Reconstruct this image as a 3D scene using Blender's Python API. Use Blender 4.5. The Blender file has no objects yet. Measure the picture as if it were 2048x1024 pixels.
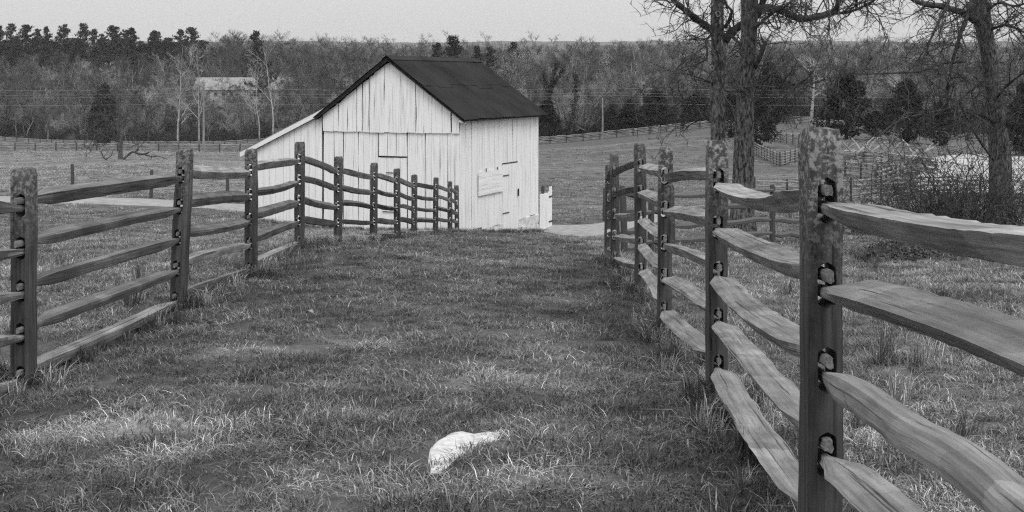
import bpy, math, random
import numpy as np
from mathutils import Vector, Matrix, noise as mnoise

# ---------------------------------------------------------------- camera, sky, sun, exposure
sc = bpy.context.scene
COL = sc.collection
F, CX, HY = 2500.0, 1024.0, 162.0        # focal length in photo pixels, principal column, eye-level row
cam = bpy.data.cameras.new('camera')
cam.lens = 36.0 * F / 2048.0
cam.sensor_width = 36.0
cam.shift_y = -(512.0 - HY) / 2048.0
cam.clip_start = 0.1
cam.clip_end = 20000
camo = bpy.data.objects.new('camera', cam)
COL.objects.link(camo)
camo.location = (0, 0, 0)
camo.rotation_euler = (math.radians(90), 0, 0)
sc.camera = camo

SUN_EL, SUN_AZ = math.radians(52), math.radians(158)      # azimuth from +Y towards +X: behind the camera, a little right
world = bpy.data.worlds.new('World')
sc.world = world
world.use_nodes = True
wn = world.node_tree
wn.nodes.clear()
wo = wn.nodes.new('ShaderNodeOutputWorld')
bg = wn.nodes.new('ShaderNodeBackground')
sky = wn.nodes.new('ShaderNodeTexSky')
sky.sky_type = 'NISHITA'
sky.sun_disc = False
sky.sun_elevation = SUN_EL
sky.sun_rotation = SUN_AZ
sky.dust_density = 4.0
bw = wn.nodes.new('ShaderNodeRGBToBW')
wn.links.new(sky.outputs[0], bw.inputs[0])
# overcast cloud deck: luminance grows towards the zenith (standard overcast sky)
tc = wn.nodes.new('ShaderNodeTexCoord')
sep = wn.nodes.new('ShaderNodeSeparateXYZ')
wn.links.new(tc.outputs['Generated'], sep.inputs[0])
mx = wn.nodes.new('ShaderNodeMath'); mx.operation = 'MAXIMUM'; mx.inputs[1].default_value = 0.0
wn.links.new(sep.outputs[2], mx.inputs[0])
ov = wn.nodes.new('ShaderNodeMath'); ov.operation = 'MULTIPLY_ADD'
ov.inputs[1].default_value = 11.0; ov.inputs[2].default_value = 6.0
wn.links.new(mx.outputs[0], ov.inputs[0])
cn = wn.nodes.new('ShaderNodeTexNoise'); cn.inputs['Scale'].default_value = 1.6; cn.inputs['Detail'].default_value = 5
cmap = wn.nodes.new('ShaderNodeMapping'); cmap.inputs['Scale'].default_value = (1, 1, 5)
wn.links.new(tc.outputs['Generated'], cmap.inputs[0]); wn.links.new(cmap.outputs[0], cn.inputs[0])
cr = wn.nodes.new('ShaderNodeMapRange'); cr.inputs[3].default_value = 0.94; cr.inputs[4].default_value = 1.06
wn.links.new(cn.outputs[0], cr.inputs[0])
mul = wn.nodes.new('ShaderNodeMath'); mul.operation = 'MULTIPLY'
wn.links.new(ov.outputs[0], mul.inputs[0]); wn.links.new(cr.outputs[0], mul.inputs[1])
nis = wn.nodes.new('ShaderNodeMath'); nis.operation = 'MULTIPLY_ADD'; nis.inputs[1].default_value = 0.1
wn.links.new(bw.outputs[0], nis.inputs[0]); wn.links.new(mul.outputs[0], nis.inputs[2])
wn.links.new(nis.outputs[0], bg.inputs[0])
bg.inputs[1].default_value = 0.1
wn.links.new(bg.outputs[0], wo.inputs[0])

sl = bpy.data.lights.new('sun', 'SUN')
sl.energy = 1.5
sl.angle = math.radians(24)
sl.color = (1, 1, 1)
so = bpy.data.objects.new('sun', sl)
COL.objects.link(so)
sdir = Vector((math.cos(SUN_EL) * math.sin(SUN_AZ), math.cos(SUN_EL) * math.cos(SUN_AZ), math.sin(SUN_EL)))
so.rotation_euler = (-sdir).to_track_quat('-Z', 'Y').to_euler()
sc.view_settings.view_transform = 'Standard'
sc.view_settings.look = 'None'
sc.view_settings.gamma = 1.0
sc.view_settings.exposure = 0.0
sc.view_settings.use_curve_mapping = False
sc.cycles.volume_bounces = 0
sc.cycles.max_bounces = 4
sc.cycles.diffuse_bounces = 2
sc.cycles.use_denoising = False      # leave the fine grain, as on film
sc.cycles.filter_width = 1.25

R = random.Random(7)

# ---------------------------------------------------------------- terrain
def P(px, py, d):
    return Vector(((px - CX) * d / F, d, -(py - HY) * d / F))
ctl = []
def cp(px, py, d):
    p = P(px, py, d); ctl.append((p.x, p.y, p.z))
LP = [(48, 780, 8.2), (356, 622, 11.3), (503, 551, 14.3), (599, 497, 17.1), (676, 490, 20.4), (747, 484, 23.2),
      (795, 479, 26.0), (828, 475, 28.8), (871, 469, 31.8), (900, 466, 35.0), (914, 465, 38.0)]
RP = [(1641, 1128, 4.2), (1433, 800, 7.6), (1328, 676, 10.5), (1281, 588, 13.5), (1231, 528, 16.5), (1216, 524, 19.6)]
for a in LP: cp(*a)
for a in RP: cp(*a)
for x, y, z in [(0, 2.5, -1.42), (-2, 2.5, -1.45), (2.5, 2.5, -1.47), (0, 4.5, -1.56), (-1.8, 4.8, -1.68), (3, 7, -1.8), (-7, 12, -2.15), (-6, 8, -2.0), (6, 16, -2.5)]:
    ctl.append((x, y, z))
for a in [(100, 470, 32), (300, 455, 36), (100, 412, 47), (100, 392, 53), (450, 412, 50), (483, 437, 42.3), (650, 460, 40.3), (920, 466, 38.9),
          (1080, 462, 44.7), (1150, 478, 44), (1150, 452, 50), (1375, 418, 50), (1500, 452, 36), (1545, 487, 26), (1485, 480, 27), (1800, 535, 20), (1995, 440, 35),
          (1900, 400, 60), (1600, 410, 68), (1880, 372, 95), (1560, 331, 120), (1720, 345, 105), (1900, 310, 135), (2000, 300, 170),
          (1150, 400, 70), (1150, 340, 115), (1100, 288, 215), (1400, 257, 215), (1580, 246, 215), (1800, 270, 220),
          (100, 330, 105), (243, 318, 112), (100, 301, 185), (450, 304, 185), (100, 287, 340), (470, 290, 340), (800, 293, 215), (800, 330, 120)]:
    cp(*a)
for px, d, z in [(200, 480, -9), (200, 640, 3), (600, 480, -9), (1000, 420, -10), (1400, 420, -9), (1800, 420, -9), (700, 700, 0), (1000, 750, 1), (1400, 720, 0), (1800, 700, 0),
                 (1100, 270, -11), (1400, 270, -9), (1700, 270, -9.5)]:
    ctl.append(((px - CX) * d / F, d, z))
ctl = np.array(ctl)
def warp(x, y):
    y = np.maximum(y, 2.0)
    u = np.clip(x / (y + 3.0), -0.75, 0.75)
    return np.stack([u * 3.2, np.log(y + 3.0) * 1.2], -1)
def tps(r2):
    return 0.5 * r2 * np.log(r2 + 1e-9)
_C = warp(ctl[:, 0], ctl[:, 1])
_n = len(_C)
_K = tps(((_C[:, None] - _C[None]) ** 2).sum(-1)) + np.eye(_n) * 0.004
_Pm = np.hstack([np.ones((_n, 1)), _C])
_A = np.block([[_K, _Pm], [_Pm.T, np.zeros((3, 3))]])
_sc = np.maximum(ctl[:, 1], 2) + 3.0           # solve for slope-like quantity so near points are exact
_w = np.linalg.solve(_A, np.concatenate([ctl[:, 2] / _sc, np.zeros(3)]))
def terr(x, y):
    x = np.atleast_1d(np.asarray(x, float)); y = np.atleast_1d(np.asarray(y, float))
    yc = np.clip(np.hypot(np.maximum(y, 0), x * 0.25), 2, 720)
    out = np.empty(x.shape)
    for i in range(0, len(x), 4000):
        c = warp(x[i:i + 4000], yc[i:i + 4000])
        r2 = ((c[:, None] - _C[None]) ** 2).sum(-1)
        out[i:i + 4000] = tps(r2) @ _w[:_n] + _w[_n] + c @ _w[_n + 1:]
    z = out * (yc + 3.0)
    near = np.clip((45 - yc) / 20, 0, 1)
    z = z + near * (0.014 * np.sin(2.1 * x + 1.3 * np.sin(1.7 * y)) + 0.012 * np.sin(3.7 * y + 1.9 * np.sin(2.9 * x)) + 0.007 * np.sin(7.1 * x + 5.3 * y) + 0.006 * np.sin(9.7 * x - 7.9 * y + 1))
    return z
def gz(x, y):
    return float(terr([x], [y])[0])
_D = np.exp(np.linspace(math.log(2.5), math.log(700), 1500))
def hit(px, py):
    x = (px - CX) * _D / F
    z = -(py - HY) * _D / F
    k = np.argmax(z < terr(x, _D))
    return Vector((x[k], _D[k], terr(x[k:k + 1], _D[k:k + 1])[0]))

# ---------------------------------------------------------------- materials
def G(v): return (v, v, v, 1.0)
def new_mat(name):
    m = bpy.data.materials.new(name); m.use_nodes = True
    nt = m.node_tree
    b = nt.nodes['Principled BSDF']
    b.inputs['Roughness'].default_value = 0.9
    b.inputs['Specular IOR Level'].default_value = 0.2
    return m, nt, b
def nd(nt, t, **kw):
    n = nt.nodes.new(t)
    for k, v in kw.items():
        if k in n.inputs: n.inputs[k].default_value = v
        else: setattr(n, k, v)
    return n
def coord(nt, src, scale):
    if src == 'pos':
        g = nt.nodes.new('ShaderNodeNewGeometry'); o = g.outputs['Position']
    elif src == 'obj':
        g = nt.nodes.new('ShaderNodeTexCoord'); o = g.outputs['Object']
    else:
        g = nt.nodes.new('ShaderNodeAttribute'); g.attribute_name = src; o = g.outputs['Vector']
    mp = nt.nodes.new('ShaderNodeMapping'); mp.inputs['Scale'].default_value = scale
    nt.links.new(o, mp.inputs[0])
    return mp.outputs[0]
def noise_ramp(nt, src, scale, stops, detail=6, rough=0.6, nscale=1.0, dist=0.0):
    n = nd(nt, 'ShaderNodeTexNoise', Scale=nscale, Detail=detail, Roughness=rough, Distortion=dist)
    nt.links.new(coord(nt, src, scale), n.inputs[0])
    r = nt.nodes.new('ShaderNodeValToRGB')
    el = r.color_ramp.elements
    while len(el) < len(stops): el.new(0.5)
    for e, (p, v) in zip(el, stops):
        e.position = p; e.color = G(v)
    nt.links.new(n.outputs[0], r.inputs[0])
    return n.outputs[0], r.outputs[0]
def mixc(nt, a, b, f, mode='MIX'):
    m = nt.nodes.new('ShaderNodeMix'); m.data_type = 'RGBA'; m.blend_type = mode
    for s, v in ((6, a), (7, b), (0, f)):
        if isinstance(v, (int, float)):
            m.inputs[s].default_value = G(v) if s else v
        else: nt.links.new(v, m.inputs[s])
    return m.outputs[2]
def bump(nt, b, h, strength=0.4, dist=0.01):
    bp = nd(nt, 'ShaderNodeBump', Strength=strength, Distance=dist)
    nt.links.new(h, bp.inputs['Height']); nt.links.new(bp.outputs[0], b.inputs['Normal'])

def wood_mat(name, lo, hi, lichen=0.0, chop=0.0):
    m, nt, b = new_mat(name)
    g1, c1 = noise_ramp(nt, 'woodco', (1.6, 38, 38), [(0.3, lo), (0.7, hi)], 8, 0.65)
    g2, c2 = noise_ramp(nt, 'woodco', (2.2, 5, 5), [(0.3, 0.62), (0.7, 1.2)], 4)
    c = mixc(nt, c1, c2, 1.0, 'MULTIPLY')
    h = g1
    if chop:
        # hewing facets: uneven oblique steps along the length
        cx = nt.nodes.new('ShaderNodeSeparateXYZ'); nt.links.new(coord(nt, 'woodco', (1, 1, 1)), cx.inputs[0])
        wob, _ = noise_ramp(nt, 'woodco', (3, 9, 9), [(0, 0), (1, 1)], 4)
        w1 = nd(nt, 'ShaderNodeMath', operation='MULTIPLY_ADD'); w1.inputs[1].default_value = 0.9
        nt.links.new(cx.outputs[1], w1.inputs[0]); nt.links.new(cx.outputs[0], w1.inputs[2])
        w2 = nd(nt, 'ShaderNodeMath', operation='MULTIPLY_ADD'); w2.inputs[1].default_value = 0.5
        nt.links.new(cx.outputs[2], w2.inputs[0]); nt.links.new(w1.outputs[0], w2.inputs[2])
        w3 = nd(nt, 'ShaderNodeMath', operation='MULTIPLY_ADD'); w3.inputs[1].default_value = 0.3
        nt.links.new(wob, w3.inputs[0]); nt.links.new(w2.outputs[0], w3.inputs[2])
        vo = nd(nt, 'ShaderNodeTexVoronoi', voronoi_dimensions='1D', feature='F1', Scale=5.5); nt.links.new(w3.outputs[0], vo.inputs['W'])
        ve = nd(nt, 'ShaderNodeTexVoronoi', voronoi_dimensions='1D', feature='DISTANCE_TO_EDGE', Scale=5.5); nt.links.new(w3.outputs[0], ve.inputs['W'])
        vb = nt.nodes.new('ShaderNodeRGBToBW'); nt.links.new(vo.outputs['Color'], vb.inputs[0])
        tr = nd(nt, 'ShaderNodeMapRange'); tr.inputs[3].default_value = 0.66; tr.inputs[4].default_value = 1.22
        nt.links.new(vb.outputs[0], tr.inputs[0])
        c = mixc(nt, c, tr.outputs[0], chop, 'MULTIPLY')
        er = nd(nt, 'ShaderNodeMapRange'); er.inputs[2].default_value = 0.03; er.inputs[3].default_value = 0.55; er.inputs[4].default_value = 1.0
        nt.links.new(ve.outputs['Distance'], er.inputs[0])
        _, lm = noise_ramp(nt, 'woodco', (5, 14, 14), [(0.5, 0.0), (0.62, 1.0)], 3)
        ln = mixc(nt, 1.0, er.outputs[0], lm)
        c = mixc(nt, c, ln, chop, 'MULTIPLY')
        ad = nd(nt, 'ShaderNodeMath', operation='MULTIPLY_ADD'); ad.inputs[1].default_value = 1.2
        nt.links.new(vb.outputs[0], ad.inputs[0]); nt.links.new(g1, ad.inputs[2]); h = ad.outputs[0]
    # drying cracks
    _, k = noise_ramp(nt, 'woodco', (0.9, 60, 60), [(0.33, 0.15), (0.38, 1.0)], 3, 0.5)
    c = mixc(nt, c, k, 0.8, 'MULTIPLY')
    if lichen:
        _, l1 = noise_ramp(nt, 'woodco', (34, 34, 34), [(0.5, 0.0), (0.55, 1.0)], 10, 0.82)
        at = nd(nt, 'ShaderNodeAttribute', attribute_name='lich')
        mm = nd(nt, 'ShaderNodeMath', operation='MULTIPLY'); nt.links.new(l1, mm.inputs[0]); nt.links.new(at.outputs['Fac'], mm.inputs[1])
        c = mixc(nt, c, lichen, mm.outputs[0])
    nt.links.new(c, b.inputs['Base Color'])
    bump(nt, b, h, 0.7, 0.012)
    return m
def noise_mat(name, lo, hi, scale=(4, 4, 4), src='obj', p0=0.35, p1=0.65, bmp=0.0, bdist=0.02, rough=0.9, detail=6, spec=0.2):
    m, nt, b = new_mat(name)
    h, c = noise_ramp(nt, src, scale, [(p0, lo), (p1, hi)], detail)
    nt.links.new(c, b.inputs['Base Color'])
    b.inputs['Roughness'].default_value = rough
    b.inputs['Specular IOR Level'].default_value = spec
    if bmp: bump(nt, b, h, bmp, bdist)
    return m
M = {}
M['post'] = wood_mat('weathered_post_wood', 0.03, 0.11, 0.27)
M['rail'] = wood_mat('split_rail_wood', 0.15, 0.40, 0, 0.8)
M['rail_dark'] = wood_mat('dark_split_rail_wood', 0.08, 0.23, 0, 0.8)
M['endgrain'] = wood_mat('hewn_rail_end', 0.10, 0.30)
M['farwood'] = noise_mat('far_fence_wood', 0.14, 0.28, (1, 1, 1), 'pos')
M['bark'] = noise_mat('tree_bark', 0.02, 0.17, (24, 24, 8), 'obj', 0.40, 0.62, 1.0, 0.03)
def patchy_bark():
    m, nt, b = new_mat('patchy_bark')
    h, c = noise_ramp(nt, 'obj', (20, 20, 7), [(.40, .03), (.62, .22)], 6)
    _, k = noise_ramp(nt, 'obj', (3.2, 3.2, 1.1), [(.64, 0), (.67, 1)], 3)
    nt.links.new(mixc(nt, c, .5, k), b.inputs['Base Color']); bump(nt, b, h, 1.0, .03)
    return m
M['bark_patchy'] = patchy_bark()
M['bark_dark'] = noise_mat('dark_limb_bark', 0.02, 0.10, (20, 20, 8), 'obj', 0.35, 0.68, .8, .02)
M['bark_pale'] = noise_mat('pale_bark', 0.2, 0.42, (1.5, 1.5, 0.8), 'obj')
M['twig'] = noise_mat('twig_bark', 0.025, 0.09, (3, 3, 3), 'obj')
WT = [noise_mat('woodland_twigs', v * .5, v * 1.6, (0.03, 0.03, 0.03), 'pos', 0.4, 0.6) for v in (.085, .035, .17, .06, .24, .045, .11)]
M['woodtwig'] = WT[0]; M['woodtwig_dark'] = noise_mat('dark_trunks', .03, .07, (1, 1, 1))
M['woodtwig_pale'] = noise_mat('pale_woodland_twigs', 0.2, 0.3, (0.05, 0.05, 0.05), 'pos')
M['blossom'] = noise_mat('pale_buds', 0.3, 0.55, (1, 1, 1), 'obj')
M['cedar'] = noise_mat('cedar_foliage', 0.008, 0.028, (1.2, 1.2, 1.2), 'obj')
M['pine'] = noise_mat('pine_needles', 0.012, 0.036, (0.8, 0.8, 0.8), 'obj')
M['ivy'] = noise_mat('ivy_leaves', 0.01, 0.03, (2, 2, 2), 'obj')
M['stone'] = noise_mat('pale_stone', 0.34, 0.6, (22, 22, 22), 'obj', 0.3, 0.55, 0.8, 0.012, detail=9)
M['roof'] = noise_mat('dark_metal_roof', 0.018, 0.036, (0.9, 0.9, 0.9), 'obj', 0.3, 0.7, 0, 0, 0.8, 8, 0.1)
M['dark'] = noise_mat('dark_parts_and_shade', 0.02, 0.04)  # near-black: interior shade put into the colour; dark boards use it too
M['iron'] = noise_mat('black_iron', 0.02, 0.04)
M['path'] = noise_mat('gravel_path', 0.17, 0.34, (3, 3, 3), 'pos', 0.3, 0.7, 0.3, 0.02)
M['straw'] = noise_mat('straw_field', 0.28, 0.5, (0.5, 1.2, 1), 'pos', 0.35, 0.65, 0.3, 0.05)
M['hill'] = noise_mat('far_wooded_hill', 0.05, 0.11, (0.012, 0.012, 0.03), 'pos', 0.35, 0.65)
M['light_wall'] = noise_mat('pale_farm_wall', 0.35, 0.45, (1, 1, 1))
M['light_roof'] = noise_mat('pale_farm_roof', 0.2, 0.3, (1, 1, 1))
M['wire'] = noise_mat('grey_wire', 0.3, 0.34)
M['leaf_litter'] = noise_mat('dark_brush', 0.03, 0.09, (3, 3, 3), 'pos')

def white_mat():
    m, nt, b = new_mat('whitewashed_board')
    g, c = noise_ramp(nt, 'woodco', (0.8, 22, 22), [(0.24, 0.45), (0.45, 0.81), (0.7, 0.9)], 7, 0.6)
    _, s = noise_ramp(nt, 'woodco', (0.5, 9, 9), [(0.25, 0.62), (0.43, 1.0)], 6, 0.65)
    c = mixc(nt, c, s, 0.8, 'MULTIPLY')
    nt.links.new(c, b.inputs['Base Color'])
    bump(nt, b, g, 0.4, 0.01)
    return m
M['white'] = white_mat()
M['whitestone'] = noise_mat('whitewashed_stone', 0.5, 0.8, (5, 5, 5), 'obj', 0.3, 0.6, 0.8, 0.04)

def ground_mat():
    m, nt, b = new_mat('grassland')
    at = nd(nt, 'ShaderNodeAttribute', attribute_name='dry')
    n1, _ = noise_ramp(nt, 'pos', (0.9, 0.9, 0.9), [(0, 0), (1, 1)], 7, 0.65)
    n2, _ = noise_ramp(nt, 'pos', (0.05, 0.22, 0.2), [(0, 0), (1, 1)], 5, 0.6)
    n3, c3 = noise_ramp(nt, 'pos', (9, 9, 9), [(0.3, 0.55), (0.7, 1.35)], 6, 0.7)
    a1 = nd(nt, 'ShaderNodeMath', operation='MULTIPLY_ADD'); a1.inputs[1].default_value = 0.9
    nt.links.new(n1, a1.inputs[0]); nt.links.new(at.outputs['Fac'], a1.inputs[2])
    a2 = nd(nt, 'ShaderNodeMath', operation='MULTIPLY_ADD'); a2.inputs[1].default_value = 1.0
    nt.links.new(n2, a2.inputs[0]); nt.links.new(a1.outputs[0], a2.inputs[2])
    mr = nd(nt, 'ShaderNodeMapRange'); mr.inputs[1].default_value = 0.95; mr.inputs[2].default_value = 1.95
    mr.inputs[3].default_value = 0; mr.inputs[4].default_value = 1
    nt.links.new(a2.outputs[0], mr.inputs[0])
    rp = nt.nodes.new('ShaderNodeValToRGB'); el = rp.color_ramp.elements
    el[0].position = 0.0; el[0].color = G(0.038); el[1].position = 1.0; el[1].color = G(0.24)
    e = el.new(0.5); e.color = G(0.095)
    nt.links.new(mr.outputs[0], rp.inputs[0])
    c = mixc(nt, rp.outputs[0], c3, 1.0, 'MULTIPLY')
    nt.links.new(c, b.inputs['Base Color'])
    bump(nt, b, n3, 0.6, 0.05)
    return m
M['ground'] = ground_mat()
def blade_mat(name, v):
    m, nt, b = new_mat(name)
    at = nd(nt, 'ShaderNodeAttribute', attribute_name='tone')
    c = mixc(nt, v, at.outputs['Color'], 1.0, 'MULTIPLY')
    nt.links.new(c, b.inputs['Base Color'])
    b.inputs['Roughness'].default_value = 0.75
    b.inputs['Specular IOR Level'].default_value = 0.12
    return m
BL = [blade_mat('grass_green', 0.075), blade_mat('grass_mid', 0.138), blade_mat('grass_dry', 0.27)]

# ---------------------------------------------------------------- mesh helpers
class MB:
    def __init__(s): s.v = []; s.f = []; s.co = None
    def tube(s, pts, rad, n=5, cap=True):
        k0 = len(s.v); m = len(pts)
        up = None
        for i, p in enumerate(pts):
            t = (pts[min(i + 1, m - 1)] - pts[max(i - 1, 0)])
            if t.length < 1e-9: t = Vector((0, 0, 1))
            t.normalize()
            if up is None:
                up = t.orthogonal().normalized()
            up = (up - t * up.dot(t))
            if up.length < 1e-6: up = t.orthogonal()
            up.normalize()
            w = t.cross(up)
            for j in range(n):
                a = 2 * math.pi * j / n
                s.v.append(p + (up * math.cos(a) + w * math.sin(a)) * rad[i])
        for i in range(m - 1):
            for j in range(n):
                a = k0 + i * n + j; b = k0 + i * n + (j + 1) % n
                s.f.append((a, b, b + n, a + n))
        if cap:
            s.f.append(tuple(range(k0 + n - 1, k0 - 1, -1)))
            s.f.append(tuple(range(k0 + (m - 1) * n, k0 + m * n)))
    def sliver(s, a, b, w, rnd):
        t = b - a
        o = t.cross(Vector((rnd.uniform(-1, 1), rnd.uniform(-1, 1), rnd.uniform(-1, 1))))
        if o.length < 1e-9: return
        o.normalize(); k = len(s.v)
        s.v += [a + o * w * 0.5, a - o * w * 0.5, b - o * w * 0.2, b + o * w * 0.2]
        s.f.append((k, k + 1, k + 2, k + 3))
    def leaf(s, c, size, rnd, up=0.0):
        a = Vector((rnd.gauss(0, 1), rnd.gauss(0, 1), rnd.gauss(0, 1) + up)).normalized()
        o = a.orthogonal().normalized(); o.rotate(Matrix.Rotation(rnd.uniform(0, 6.28), 3, a))
        k = len(s.v)
        s.v += [c - a * size * 0.5, c + o * size * 0.22, c + a * size * 0.5, c - o * size * 0.22]
        s.f.append((k, k + 1, k + 2, k + 3))
    def box(s, lo, hi):
        k = len(s.v)
        for z in (lo[2], hi[2]):
            for x, y in ((lo[0], lo[1]), (hi[0], lo[1]), (hi[0], hi[1]), (lo[0], hi[1])):
                s.v.append(Vector((x, y, z)))
        for f in ((3, 2, 1, 0), (4, 5, 6, 7), (0, 1, 5, 4), (1, 2, 6, 5), (2, 3, 7, 6), (3, 0, 4, 7)):
            s.f.append(tuple(k + i for i in f))
    def mesh(s, name, mat, smooth=None):
        me = bpy.data.meshes.new(name)
        me.from_pydata([tuple(v) for v in s.v], [], s.f)
        if s.co is not None:
            a = me.attributes.new('woodco', 'FLOAT_VECTOR', 'POINT')
            a.data.foreach_set('vector', np.array(s.co, np.float32).ravel())
        me.materials.append(mat)
        if smooth is not None:
            me.polygons.foreach_set('use_smooth', [True] * len(me.polygons))
            if smooth < 180: me.set_sharp_from_angle(angle=math.radians(smooth))
        me.update()
        return me
    def build(s, name, mat, parent=None, smooth=None, loc=None):
        return mkobj(name, s.mesh(name, mat, smooth), parent, loc)
def mkobj(name, me, parent=None, loc=None):
    o = bpy.data.objects.new(name, me)
    COL.objects.link(o)
    if parent: o.parent = parent
    if loc is not None: o.location = loc
    return o
def tag(o, label=None, cat=None, group=None, kind=None):
    if label: o['label'] = label
    if cat: o['category'] = cat
    if group: o['group'] = group
    if kind: o['kind'] = kind
    return o
def empty(name, loc, label=None, cat=None, group=None, rz=0):
    o = bpy.data.objects.new(name, None); COL.objects.link(o)
    o.location = loc; o.rotation_euler = (0, 0, rz)
    o.empty_display_size = 0.2
    return tag(o, label, cat, group)

# ---------------------------------------------------------------- ground sheet
def dryness(x, y):
    # how dry / pale the turf is: a property of the sward
    lane = (x > -3.3) & (x < 1.45) & (y < 41)
    d = np.where(lane, 0.18, np.where(y < 45, 0.47, 0.5))
    d = np.where((x > 1.45) & (y < 24), 0.48, d)
    d = np.where((y > 188), 0.40, d)
    d = np.where((x < -8) & (y > 58) & (y < 180), 0.66, d)
    for bx, by, r, a in BLOBS:
        d = d + a * np.exp(-(((x - bx) / r) ** 2 + ((y - by) / (r * 0.9)) ** 2))
    return d
BLOBS = []
for px, py, r, a in [(120, 870, .24, .9), (230, 850, .33, .8), (330, 850, .32, .8), (300, 920, .28, .7), (430, 855, .2, .3), (520, 705, .35, .5), (440, 700, .3, .4), (620, 830, .3, .4),
                     (950, 760, .4, .35), (1090, 690, .5, .35), (1150, 780, .4, .4), (740, 690, .4, .25), (1020, 950, .3, .35), (650, 950, .3, .3), (1200, 960, .35, .35),
                     (880, 880, .3, .25), (1060, 880, .35, .3), (560, 990, .3, .3), (820, 990, .3, .3), (1120, 600, .5, .2), (160, 780, .3, .3), (900, 530, .8, .15)]:
    h = hit(px, py); BLOBS.append((h.x, h.y, r, a))
for k in range(16):            # two faintly worn wheel tracks down the lane
    BLOBS.append((.25 - .04 * k, 6.5 + 1.9 * k, .55, .2)); BLOBS.append((-1.35 - .03 * k, 7.5 + 1.9 * k, .5, .13))

def build_ground():
    ang = list(np.arange(-48, 48.01, 0.32)) + list(np.arange(54, 306, 6.0))
    na = len(ang)
    rad = np.exp(np.linspace(math.log(0.6), math.log(900), 260))
    rad = np.concatenate([rad, [1300, 2000, 3500, 6000]])
    a = np.radians(np.array(ang))
    X = rad[:, None] * np.sin(a)[None]; Y = rad[:, None] * np.cos(a)[None]
    Z = terr(X.ravel(), Y.ravel()).reshape(X.shape)
    verts = np.stack([X, Y, Z], -1).reshape(-1, 3)
    faces = []
    for i in range(len(rad) - 1):
        for j in range(na):
            k = i * na; j2 = (j + 1) % na
            faces.append((k + j, k + j2, k + na + j2, k + na + j))
    faces.append(tuple(range(na)))
    me = bpy.data.meshes.new('ground')
    me.from_pydata(verts.tolist(), [], [f[::-1] for f in faces])
    at = me.attributes.new('dry', 'FLOAT', 'POINT')
    at.data.foreach_set('value', dryness(verts[:, 0], verts[:, 1]).astype(np.float32))
    me.polygons.foreach_set('use_smooth', [True] * len(me.polygons))
    me.materials.append(M['ground'])
    tag(mkobj('ground', me), kind='structure')
build_ground()

def drape(name, mat, near, far, n=60, off=0.03, rows=6):
    """strip draped on the ground between two image-traced edges given as lists of world (x,y)"""
    def res(pl, n):
        pl = np.array(pl, float); s = np.concatenate([[0], np.cumsum(np.hypot(*np.diff(pl, axis=0).T))]); t = np.linspace(0, s[-1], n)
        return np.stack([np.interp(t, s, pl[:, 0]), np.interp(t, s, pl[:, 1])], -1)
    A, B = res(near, n), res(far, n)
    vs = []
    for r in range(rows + 1):
        t = r / rows
        L = A * (1 - t) + B * t
        if r in (0, rows):
            L[:, 1] += np.array([mnoise.noise((x * 0.7, r * 9.1, 0)) * 0.45 + mnoise.noise((x * 2.5, r * 5.1, 3)) * 0.2 for x in L[:, 0]])
        z = terr(L[:, 0], L[:, 1]) + (off if r not in (0, rows) else 0.004)
        vs += [(x, y, zz) for (x, y), zz in zip(L, z)]
    fs = [(r * n + i, r * n + i + 1, (r + 1) * n + i + 1, (r + 1) * n + i) for r in range(rows) for i in range(n - 1)]
    me = bpy.data.meshes.new(name); me.from_pydata(vs, [], fs); me.materials.append(M[mat])
    return tag(mkobj(name, me), kind='structure')
PATH_NEAR = [(-40, 48.5), (-18, 48.8), (-9.7, 47.0), (-4, 46.6), (2.6, 44.6), (3.6, 44.4), (5, 45.5), (7.2, 47.5), (12, 54), (20, 62)]
PATH_FAR = [(-40, 53.2), (-18, 53.0), (-9.7, 52.0), (-4, 51.5), (2.6, 50.2), (3.6, 50.4), (5, 51.5), (7.2, 53.5), (12, 59), (20, 67)]
drape('path', 'path', PATH_NEAR, PATH_FAR, 120)
drape('straw_field', 'straw', [(27, 86), (31, 80), (36, 78), (48, 78)], [(44, 130), (52, 142), (64, 148), (76, 148)], 40, 0.25)

def far_hills():
    for k, (d, ytop, name) in enumerate([(1500, 96, 'hill'), (3200, 84, 'hill')]):
        n = 260
        top = []
        vs = []; fs = []
        rows = 8
        for r in range(rows + 1):
            t = r / rows
            for i in range(n):
                u = -0.75 + 1.5 * i / (n - 1)
                dd = d * (0.72 + 0.28 * t)
                zt = -(ytop - HY) * d / F
                zz = -10 + (zt + 10) * math.sin(t * math.pi / 2)
                zz += t * (mnoise.noise((u * 7 + k * 5, k, 0)) * d * 0.004 + mnoise.noise((u * 40, t * 6, k)) * 3.0 + mnoise.noise((u * 170, t * 20, k)) * 3.0)
                vs.append((u * dd, dd, zz))
        for i in range(n):
            vs.append((vs[rows * n + i][0] * 1.3, d * 1.3, -20))
        for r in range(rows + 1):
            for i in range(n - 1):
                fs.append((r * n + i, r * n + i + 1, (r + 1) * n + i + 1, (r + 1) * n + i))
        me = bpy.data.meshes.new(name); me.from_pydata(vs, [], fs); me.materials.append(M['hill'])
        tag(mkobj(name, me), kind='structure')
far_hills()

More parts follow.
